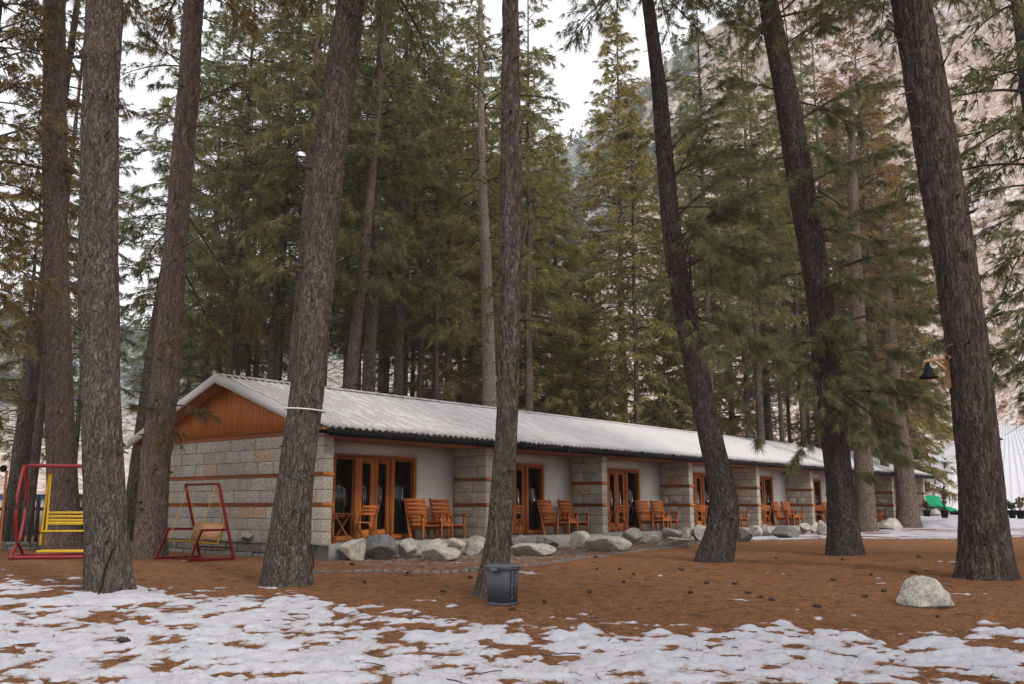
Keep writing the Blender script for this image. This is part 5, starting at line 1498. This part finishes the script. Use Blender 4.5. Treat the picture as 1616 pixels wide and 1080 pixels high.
# ------------------------------------------------------------------ dustbin
bp = on_ground(793, 958)
Yb = float(bp[1]) + 0.2
bin_ = empty("dustbin", (float(at(793, 958, Yb)[0]), Yb, gz(float(bp[0]), Yb) - 0.01), R(-38))
bin_.scale = (0.83, 0.83, 0.87)
tag(bin_, "dark grey plastic pedal dustbin standing by the slim middle pine", "dustbin")
def taper(name, w0, d0, w1, d1, z0, z1, mat, bev=0.05):
    def ringp(w, d, z):
        out = []
        for cx_, cy_, a0 in ((w - bev, d - bev, 0), (-w + bev, d - bev, 90), (-w + bev, -d + bev, 180), (w - bev, -d + bev, 270)):
            for k in range(5):
                a = R(a0 + k * 22.5); out.append((cx_ + bev * math.cos(a), cy_ + bev * math.sin(a), z))
        return out
    rings = [ringp(w0, d0, z0), ringp(w1, d1, z1)]
    n = 20
    v = rings[0] + rings[1] + [(0, 0, z0), (0, 0, z1)]
    q = [[k, (k + 1) % n, n + (k + 1) % n, n + k] for k in range(n)]
    t = [[2 * n, (k + 1) % n, k] for k in range(n)] + [[2 * n + 1, n + k, n + (k + 1) % n] for k in range(n)]
    return obj(name, mesh_np(name, v, q, t), mat, bin_)
taper("body", 0.193, 0.186, 0.215, 0.205, 0.05, 0.585, M['bin'], 0.03)
taper("foot", 0.199, 0.192, 0.199, 0.192, 0.0, 0.055, M['bin'], 0.03)
taper("rim", 0.235, 0.225, 0.235, 0.225, 0.575, 0.60, M['bin_lid'], 0.03)
lid = taper("lid", 0.245, 0.24, 0.215, 0.205, 0.602, 0.645, M['bin_lid'], 0.035)
MB().box(-0.07, 0.07, -0.262, -0.225, 0.555, 0.60, 0.006).build("latch", M['bin_lid'], bin_)
slot = MB()
slot.beam((0.194, -0.04, 0.05), (0.215, -0.04, 0.56), 0.012, 0.02, up=(1, 0, 0)); slot.beam((0.194, 0.05, 0.05), (0.215, 0.05, 0.56), 0.012, 0.02, up=(1, 0, 0))
slot.build("groove", M['black'], bin_)
for k in range(5):
    z = 0.10 + 0.095 * k; x = 0.196 + 0.020 * (z - 0.05) / 0.51
    MB().beam((x, -0.03, z), (x + 0.004, 0.04, z + 0.05), 0.014, 0.012, up=(1, 0, 0)).build("rib", M['bin_lid'], bin_)
MB().box(-0.08, 0.08, -0.235, -0.17, 0.015, 0.045, 0.008).build("pedal", M['bin'], bin_)

# ------------------------------------------------------------------ red swing seat beside the gable
def G(px, py): return Vector([float(a) for a in on_ground(px, py)])
lf, lrr, rf, rre = G(244.7, 883.5), G(315.5, 880.5), G(299.8, 887.5), G(369.7, 884.0)
sw = empty("swing_seat", lf)
tag(sw, "red A-framed swing with plywood seat hung on yellow chains by the gable", "swing")
Lw = sw.location.copy()
ax = ((lrr - lf) + (rre - rf)) / 2; ax.z = 0; ax_n = ax.normalized(); dpt = max(ax.length, 1.1)
sdv = ((rf - lf) + (rre - lrr)) / 2; sdv.z = 0; sdv -= ax_n * sdv.dot(ax_n) * 0.35
wn_ = sdv.length
def S(u, w, z): return ax_n * (u * dpt) + sdv * w + Vector((0, 0, z))
for w_ in (0, 1):
    m = MB()
    nm = "side_frame"
    m.beam(S(0, w_, 0.03), S(1.0, w_, 0.03), 0.05, 0.05)
    m.beam(S(0.02, w_, 0.03), S(0.24, w_, 0.66), 0.05, 0.05)
    m.beam(S(0.22, w_, 0.66), S(0.80, w_, 0.66), 0.05, 0.05)
    m.beam(S(0.98, w_, 0.03), S(0.56, w_, 1.66), 0.05, 0.05)
    m.build(nm, M['red'], sw)
MB().beam(S(0.56, 0, 1.66), S(0.56, 1, 1.66), 0.05, 0.05).build("top_bar", M['red'], sw)
MB().beam(S(0.93, 0, 0.26), S(0.93, 1, 0.26), 0.035, 0.035).build("cross_bar", M['red'], sw)
MB().beam(S(0.45, 0, 0.03), S(0.45, 1, 0.03), 0.035, 0.035).build("cross_bar", M['red'], sw)
se = MB()
for w_ in (0.08, 0.92):
    se.beam(S(0.22, w_, 0.42), S(0.68, w_, 0.36), 0.03, 0.03); se.beam(S(0.66, w_, 0.36), S(0.80, w_, 0.80), 0.03, 0.03)
se.beam(S(0.22, 0.08, 0.42), S(0.22, 0.92, 0.42), 0.03, 0.03); se.beam(S(0.80, 0.08, 0.80), S(0.80, 0.92, 0.80), 0.03, 0.03); se.beam(S(0.67, 0.08, 0.36), S(0.67, 0.92, 0.36), 0.03, 0.03)
se.build("seat_frame", M['yellow'], sw)
def slab(name, a, b_, c0, d0, th, mat, parent):
    n_ = (b_ - a).cross(d0 - a).normalized() * th
    v = [a, b_, c0, d0, a + n_, b_ + n_, c0 + n_, d0 + n_]
    return obj(name, mesh_np(name, [tuple(x) for x in v], [[0, 3, 2, 1], [4, 5, 6, 7], [0, 1, 5, 4], [1, 2, 6, 5], [2, 3, 7, 6], [3, 0, 4, 7]]), mat, parent)
slab("seat_board", S(0.23, 0.1, 0.435), S(0.66, 0.1, 0.385), S(0.66, 0.9, 0.385), S(0.23, 0.9, 0.435), 0.015, M['plywood'], sw)
slab("back_board", S(0.665, 0.1, 0.44), S(0.78, 0.1, 0.79), S(0.78, 0.9, 0.79), S(0.665, 0.9, 0.44), 0.015, M['plywood'], sw)
for w_ in (0.08, 0.92):
    for (u, z) in ((0.22, 0.43), (0.79, 0.78)):
        a, b_ = S(u, w_, z), S(0.56, w_, 1.64)
        ch = MB(); n = 34
        for k in range(n):
            p0, p1 = a.lerp(b_, k / n), a.lerp(b_, (k + 1.1) / n)
            o_ = Vector((0.008, 0, 0)) if k % 2 else Vector((0, 0.008, 0))
            ch.beam(p0 + o_, p1 + o_, 0.006, 0.006, bev=0); ch.beam(p0 - o_, p1 - o_, 0.006, 0.006, bev=0)
        ch.build("chain", M['yellow'], sw)

# ------------------------------------------------------------------ tall red frame with yellow glider bench (far left)
g0 = G(14, 884); g0.y += 0.0
Yg = g0.y
def Pp(px, py, dy=0.0):
    p = at(px, py, Yg + dy); return Vector((float(p[0]), float(p[1]), float(p[2])))
gl = empty("glider_swing", g0, R(13))
tag(gl, "yellow bench glider hanging in a tall red tube frame by the fence", "swing")
def loc(v): return v - g0
fx0, fx1 = g0.x, g0.x + 1.98
HT = 2.10
D_ = 1.15
def Q(x, y, z): return (x, y, z)
W_ = fx1 - fx0
MB().tube([Q(0.06, D_ / 2, HT), Q(W_ - 0.06, D_ / 2, HT)], 0.045, 10).build("top_tube", M['red'], gl, True)
MB().tube([Q(0, 0, 0.05), Q(W_, 0, 0.05)], 0.04, 10).build("base_tube", M['red'], gl, True)
MB().tube([Q(0, D_, 0.05), Q(W_, D_, 0.05)], 0.04, 10).build("base_tube", M['red'], gl, True)
for x in (0.0, W_):
    MB().tube([Q(x, 0, 0.05), Q(x, D_, 0.05)], 0.035, 10).build("base_tube", M['red'], gl, True)
    for sgn in (-1, 1):
        pts = []
        for k in range(17):
            f = k / 16
            y = D_ / 2 + sgn * (0.07 + (0.45 * (1 - f / 0.125) if f < 0.125 else 0.30 * math.sin(math.pi * (f - 0.125) / 0.875)))
            pts.append(Q(x, y, 0.05 + (HT - 0.05) * f))
        MB().tube(pts, 0.036, 10).build("bowed_upright", M['red'], gl, True)
yx0, yx1 = 0.52, 1.70
by0 = D_ / 2
for x in (yx0, yx1):
    for dy in (-0.22, 0.22):
        MB().beam(Q(x + 0.03, by0 + dy * 0.35, HT - 0.20), Q(x, by0 + dy, 0.30), 0.04, 0.04).build("hanger", M['yellow'], gl)
    MB().tube([Q(x + 0.03, by0, HT - 0.03), Q(x + 0.03, by0, HT - 0.22)], 0.012, 6).build("hook", M['red'], gl)
    MB().beam(Q(x, by0 - 0.3, 0.62), Q(x, by0 + 0.25, 0.58), 0.04, 0.04).build("side_rail", M['yellow'], gl)
for k in range(4):
    MB().box(yx0, yx1, by0 + 0.22 + 0.012 * k, by0 + 0.25 + 0.012 * k, 0.745 + 0.085 * k, 0.795 + 0.085 * k + (0.02 if k == 0 else 0), 0.005).build("back_slat", M['yellow'], gl)
for k in range(5):
    MB().box(yx0, yx1, by0 - 0.29 + k * 0.1, by0 - 0.22 + k * 0.1, 0.60, 0.625, 0.004).build("seat_slat", M['yellow'], gl)
MB().box(yx0 - 0.05, yx1 + 0.05, by0 - 0.30, by0 - 0.26, 0.14, 0.19, 0.004).build("footrest_rail", M['yellow'], gl)
MB().box(yx0 - 0.05, yx1 + 0.05, by0 + 0.24, by0 + 0.28, 0.14, 0.19, 0.004).build("footrest_rail", M['yellow'], gl)
for k in range(13):
    MB().box(yx0 - 0.02 + k * 0.098, yx0 + 0.03 + k * 0.098, by0 - 0.26, by0 + 0.24, 0.16, 0.18).build("footrest_bar", M['yellow'], gl)

# ------------------------------------------------------------------ picket fence on its low stone wall (left)
fY = 25.6
fa, fb = float(at(-260, 800, fY)[0]), float(at(232, 800, fY)[0])
gzf = float(ground_z(fY))
fence = empty("picket_fence", (fa, fY, gzf))
tag(fence, "old dark picket fence with pointed boards behind the glider swing", "fence")
x = 0.0
pm = []
for k in range(4):
    h = 1.32 + 0.05 * k - 0.07
    pm.append(mesh_np("picket", [(-.055, 0, .10), (.055, 0, .10), (.055, 0, h - .1), (0, 0, h), (-.055, 0, h - .1), (-.055, .025, .10), (.055, .025, .10), (.055, .025, h - .1), (0, .025, h), (-.055, .025, h - .1)],
        [[0, 1, 6, 5], [1, 2, 7, 6], [2, 3, 8, 7], [3, 4, 9, 8], [4, 0, 5, 9], [0, 4, 2, 1], [5, 6, 7, 9]], [[4, 3, 2], [9, 7, 8]]))
    pm[-1].materials.append(M['fence'])
while x < fb - fa:
    o = bpy.data.objects.new("picket", rr.choice(pm)); link(o, fence)
    o.location = (x, 0, 0.12); o.rotation_euler = (0, rr.uniform(-0.03, 0.03), rr.uniform(-0.05, 0.05))
    x += 0.20 + rr.uniform(-0.015, 0.02)
for z in (0.42, 1.05):
    MB().box(0, fb - fa, 0.03, 0.07, z, z + 0.09, 0.004).build("rail", M['fence'], fence)
for k in range(5):
    xx = k * (fb - fa - 0.1) / 4
    MB().box(xx, xx + 0.1, 0.072, 0.17, 0.0, 1.35, 0.006).build("post", M['fence'], fence)
fw = MB().box(0, fb - fa, -0.10, 0.26, -0.1, 0.20).build("wall_core", M['mortar'])
low = empty("stone_wall", (fa, fY, gzf)); fw.parent = low
tag(low, "low rubble stone wall under the picket fence", "wall")
for ci, (z0, z1) in enumerate(((-0.02, 0.11), (0.11, 0.23))):
    for a, b_ in spans(0, fb - fa, 0.2, 0.45, 0):
        o = bpy.data.objects.new("wall_stone", rr.choice(rb)); link(o, low)
        o.rotation_euler = (0, 0, R(90)); o.location = (b_ - 0.01, -0.15 + rr.uniform(-0.02, 0.02), z0)
        o.scale = (0.3, b_ - a - 0.02, z1 - z0 - 0.01)

# round lamp on a wooden post at the far left
lp = at(11, 740, 24.6)
fl = empty("post_lamp", (float(lp[0]), 24.6, float(ground_z(24.6))))
tag(fl, "small round black lamp on a wooden post behind the red frame", "lamp")
hz = float(lp[2] - ground_z(24.6))
MB().box(-0.025, 0.025, -0.025, 0.025, 0, hz - 0.05, 0.005).build("post", M['wood'], fl)
MB().lathe([(0.0, -0.07), (0.06, -0.04), (0.09, 0.0), (0.093, 0.03), (0.08, 0.03), (0.0, 0.02)], 20, Matrix.Translation((-0.03, -0.1, hz)) @ Matrix.Rotation(R(90), 4, 'X')).build("lamp_head", M['black'], fl, True)

# ------------------------------------------------------------------ hanging bell lamp on the right trunk
TP, TR = NEAR['T10'][1], NEAR['T10'][2]
Yl = TP[0, 1] - 0.1
a0 = at(1499, 606, Yl); a1 = at(1493, 562, Yl)
lampo = empty("hanging_lamp", [float(v) for v in a0])
tag(lampo, "black bell lamp hung from a timber bracket on the reddish right trunk", "lamp")
def LL(px, py): 
    p = at(px, py, Yl) - a0; return Vector((float(p[0]), float(p[1]), float(p[2])))
MB().beam(LL(1498, 612), LL(1493, 561), 0.07, 0.05, up=(0, 1, 0)).build("back_board", M['plywood'], lampo)
MB().beam(LL(1500, 564), LL(1458, 571), 0.05, 0.05).build("bracket_arm", M['plywood'], lampo)
MB().beam(LL(1495, 585), LL(1475, 570), 0.04, 0.04).build("brace", M['plywood'], lampo)
lc = LL(1465.5, 597)
Mx = Matrix.Translation(lc) @ Matrix.Diagonal((1, 1, 1, 1))
sh_ = MB().lathe([(0.0, 0.30), (0.035, 0.295), (0.045, 0.22), (0.075, 0.18), (0.085, 0.10), (0.125, 0.045), (0.175, 0.0), (0.168, 0.0), (0.118, 0.04), (0.08, 0.09), (0.0, 0.12)], 28, Mx).build("lamp_shade", M['black'], lampo, True)
MB().lathe([(0.0, 0.02), (0.035, 0.03), (0.045, 0.06), (0.03, 0.10), (0.0, 0.11)], 16, Mx).build("bulb", M['lamp_in'], lampo, True)

# ------------------------------------------------------------------ far buildings on the right
def P3(px, py, Y):
    p = at(px, py, Y); return [float(a) for a in p]
# white ribbed roof barn
Yb0, Yb1 = 70.0, 84.0
e0, e1 = P3(1448, 806, Yb0), P3(1820, 809, Yb0)
barn = empty("barn", (e0[0], Yb0, 0.45))
tag(barn, "large shed with a white ribbed roof behind the largest right trunk", "building")
Lb = e1[0] - e0[0]; ze = e0[2] - 0.45; zr = P3(1600, 672, Yb1)[2] - 0.45
rx = np.arange(0, Lb, 0.13); rp = 0.13 * (np.sin(rx * 2 * np.pi / 0.78) > 0.55)
# the left edge runs slantwise up to the ridge (hipped end)
hx = P3(1560, 672, Yb1)[0] - e0[0]
V = []
for f in np.linspace(0, 1, 6):
    xa = hx * f
    V.append(np.stack([xa + rx * (Lb - xa) / Lb, np.full_like(rx, (Yb1 - Yb0) * f), ze + (zr - ze) * f + rp], 1))
V = np.stack(V)
obj("roof_sheet", mesh_np("roof_sheet", V, grid_faces(6, len(rx))), M['sheet'], barn)
MB().box(0.4, Lb, 0.3, 0.5, 0, ze + 0.02).build("front_wall", M['fence'], barn)
MB().box(0.0, Lb, -0.06, -0.02, ze - 0.35, ze + 0.03).build("eave_board", M['black'], barn)
obj("hip_slope", mesh_np("hip_slope", [(0, 0, ze), (hx, Yb1 - Yb0, zr), (0, 2 * (Yb1 - Yb0), ze)], None, [[0, 1, 2]]), M['sheet'], barn)
obj("back_slope", mesh_np("back_slope", [(hx, Yb1 - Yb0, zr), (Lb, Yb1 - Yb0, zr), (Lb, 2 * (Yb1 - Yb0), ze), (0, 2 * (Yb1 - Yb0), ze)], [[0, 1, 2, 3]]), M['sheet'], barn)
# white house
Yh = 66.0
h0, h1 = P3(1395, 800, Yh), P3(1478, 800, Yh)
ht = P3(1450, 712, Yh)[2] - 0.45
house = empty("white_house", (h0[0], Yh, 0.45)); tag(house, "tall white house with small orange framed windows behind the lodge end", "building")
hw = h1[0] - h0[0]
MB().box(0, hw, 0, 6, 0, ht).build("wall", M['white'], house)
MB().box(-0.3, hw - 0.2, -0.4, 6.4, ht, ht + 0.12).build("eaves", M['soffit'], house)
obj("roof", mesh_np("roof", [(-0.35, -0.45, ht + .12), (hw - .15, -0.45, ht + .12), (hw - .6, 3, ht + 1.1), (0, 3, ht + 1.1), (-.35, 6.4, ht + .12), (hw - .15, 6.4, ht + .12)], [[0, 1, 2, 3], [3, 2, 5, 4]], [[0, 3, 4], [1, 5, 2]]), M['sheet'], house)
for (px, py, w_, h_) in ((1454, 719, 0.42, 0.22), (1461, 768, 0.22, 0.30)):
    c0 = P3(px, py, Yh); x = c0[0] - h0[0]; z = c0[2] - 0.45
    wf = MB(); wf.box(x - w_ - .07, x + w_ + .07, -0.06, -0.003, z - h_ - .07, z - h_, 0); wf.box(x - w_ - .07, x + w_ + .07, -0.06, -0.003, z + h_, z + h_ + .07); wf.box(x - w_ - .07, x - w_, -0.059, -0.003, z - h_, z + h_); wf.box(x + w_, x + w_ + .07, -0.059, -0.003, z - h_, z + h_)
    wf = wf.build("window", M['wood'], house)
    MB().box(x - w_, x + w_, -0.03, -0.004, z - h_, z + h_).build("pane", M['dark'], wf)
# raised snowy bank that carries the pots and the net
BANK_Z = 0.95
ba, bb = P3(1450, 800, 49)[0], 44.0
bxs, bys = np.linspace(ba, bb, 60), np.linspace(48.6, 63, 40)
BX, BY = np.meshgrid(bxs, bys)
ed = np.minimum(np.minimum((BX - ba) / 0.8, (bb - BX) / 1.5), np.minimum((BY - 48.6) / 0.7, (63 - BY) / 1.5)).clip(0, 1)
ed = np.minimum(ed, ((BY - 48.6 + 0.5 * fbm(BX * 0.7, BY * 0.7, seed=90)) / 2.6).clip(0, 1))
BZ = 0.2 + (BANK_Z - 0.2) * ed ** 0.6 + 0.09 * fbm(BX * 1.2, BY * 1.2, seed=88) * ed
bme = mesh_np("snowy_bank", np.stack([BX, BY, BZ], -1), grid_faces(40, 60), smooth=True)
ta = bme.attributes.new('thick', 'FLOAT', 'POINT'); ta.data.foreach_set('value', np.full(BX.size, 0.035, dtype=np.float32))
tag(obj("snowy_bank", bme, M['snow']), kind='structure')
# green shade net thrown over a heap
Yn = 57.0
n0, n1 = P3(1458, 800, Yn), P3(1514, 800, Yn)
gxn = np.linspace(0, n1[0] - n0[0], 40); gyn = np.linspace(0, 1.6, 14)
GX, GY = np.meshgrid(gxn, gyn); fx = GX / gxn[-1]
topz = np.interp(fx, [0, 0.1, 0.5, 0.62, 0.75, 1.0], [0.9, 1.22, 1.15, 1.05, 0.55, 0.42])
GZ = topz * (1 - 0.55 * ((GY / 1.6 - 0.55) ** 2) * 3) + 0.10 * fbm(GX * 1.6, GY * 2.5, seed=5)
net = obj("shade_net", mesh_np("shade_net", np.stack([GX, GY, GZ], -1), grid_faces(14, 40), smooth=True), M['green'], None, (n0[0], Yn, 1.0))
sol = net.modifiers.new("thickness", 'SOLIDIFY'); sol.thickness = 0.02
tag(net, "green shade net draped over a heap beyond the lodge end", "net")
hp = rock_mesh(71); hp.materials.append(M['rock'])
heap = bpy.data.objects.new("rubble_heap", hp); link(heap); heap.location = ((n0[0] + n1[0]) / 2 - 0.2, Yn + 0.7, 0.85); heap.scale = (1.1, 0.7, 0.75)
tag(heap, "pale rubble heap under the green shade net", "rock")
# potted shrubs
def potted(px, py, Y, hs, label, col, n=60):
    p = P3(px, py, Y)
    t = empty("potted_shrub", (p[0], Y, BANK_Z - 0.01)); tag(t, label, "plant", "potted shrubs at the far right")
    MB().lathe([(0, 0.0), (0.2, 0.0), (0.28, 0.5), (0.31, 0.5), (0.31, 0.56), (0.26, 0.56), (0.25, 0.48), (0, 0.47)], 16).build("pot", M['black'], t, True)
    r = np.random.default_rng(int(px)); st = MB()
    tips = []
    for k in range(7):
        a = r.uniform(0, 6.28); e = np.array([math.cos(a) * 0.35 * r.uniform(.3, 1), math.sin(a) * 0.35 * r.uniform(.3, 1), 0.5 + hs * r.uniform(.5, 1)])
        st.tube([(0, 0, 0.47), e * np.array([.5, .5, .6]), e], [0.018, 0.012, 0.005], 5); tips += [e * f + [0, 0, 0.47 * (1 - f)] for f in (0.55, 0.7, 0.85, 1.0)]
    st.build("stems", M['twig'], t); t.scale = (0.72, 0.72, 0.72)
    v, tint = tufts(np.array(tips), r.normal(0, 1, (len(tips), 3)), 10, 0.22, 0.045, r, 0.9, 0.3)
    me = mesh_np("leaves", v, None, np.arange(len(v)).reshape(-1, 3)); a = me.attributes.new("tint", 'FLOAT', 'POINT'); a.data.foreach_set('value', (tint * 0.9).astype(np.float32))
    o = obj("leaves", me, M['needles'], t); o.color = col
potted(1463, 816, 52, 0.9, "small leafless potted shrub below the green net", (0.14, 0.09, 0.05, 1))
potted(1491, 816, 50, 1.9, "taller brown potted shrub in front of the green net", (0.17, 0.10, 0.06, 1))
potted(1611, 818, 47, 1.2, "brown potted shrub right of the largest trunk", (0.17, 0.12, 0.07, 1))
potted(1598, 818, 49, 0.8, "green potted shrub right of the largest trunk", (0.06, 0.08, 0.03, 1))
# far white and blue kiosk beyond the fence on the left
k0 = P3(52, 800, 62); k1 = P3(90, 800, 62)
ki = empty("kiosk", (k0[0] - 3.0, 62, 0.45)); tag(ki, "low white building with a blue band seen through the pickets", "building")
kw = k1[0] - k0[0] + 3.6
MB().box(0, kw, 0, 3, 0, 1.55).build("wall", M['white'], ki)
MB().box(-0.1, kw + 0.1, -0.1, 3.1, 1.55, 1.85).build("band", M['blue'], ki)
MB().box(-0.3, kw + 0.3, -0.3, 3.3, 1.85, 1.95).build("roof", M['sheet'], ki)

# ------------------------------------------------------------------ thin winter haze
HZB = MB().box(-900, 1000, -60, 900, -1.5, 620).build("haze", None)
hm = bpy.data.materials.new("haze"); hm.use_nodes = True
hn, hl = hm.node_tree.nodes, hm.node_tree.links
hn.clear()
hv = hn.new("ShaderNodeVolumePrincipled"); hv.inputs['Density'].default_value = 0.00045; hv.inputs['Color'].default_value = (0.9, 0.92, 0.95, 1)
ho = hn.new("ShaderNodeOutputMaterial"); hl.new(hv.outputs[0], ho.inputs['Volume'])
HZB.data.materials.append(hm)
tag(HZB, "thin pale winter haze filling the valley", "haze", kind='stuff')
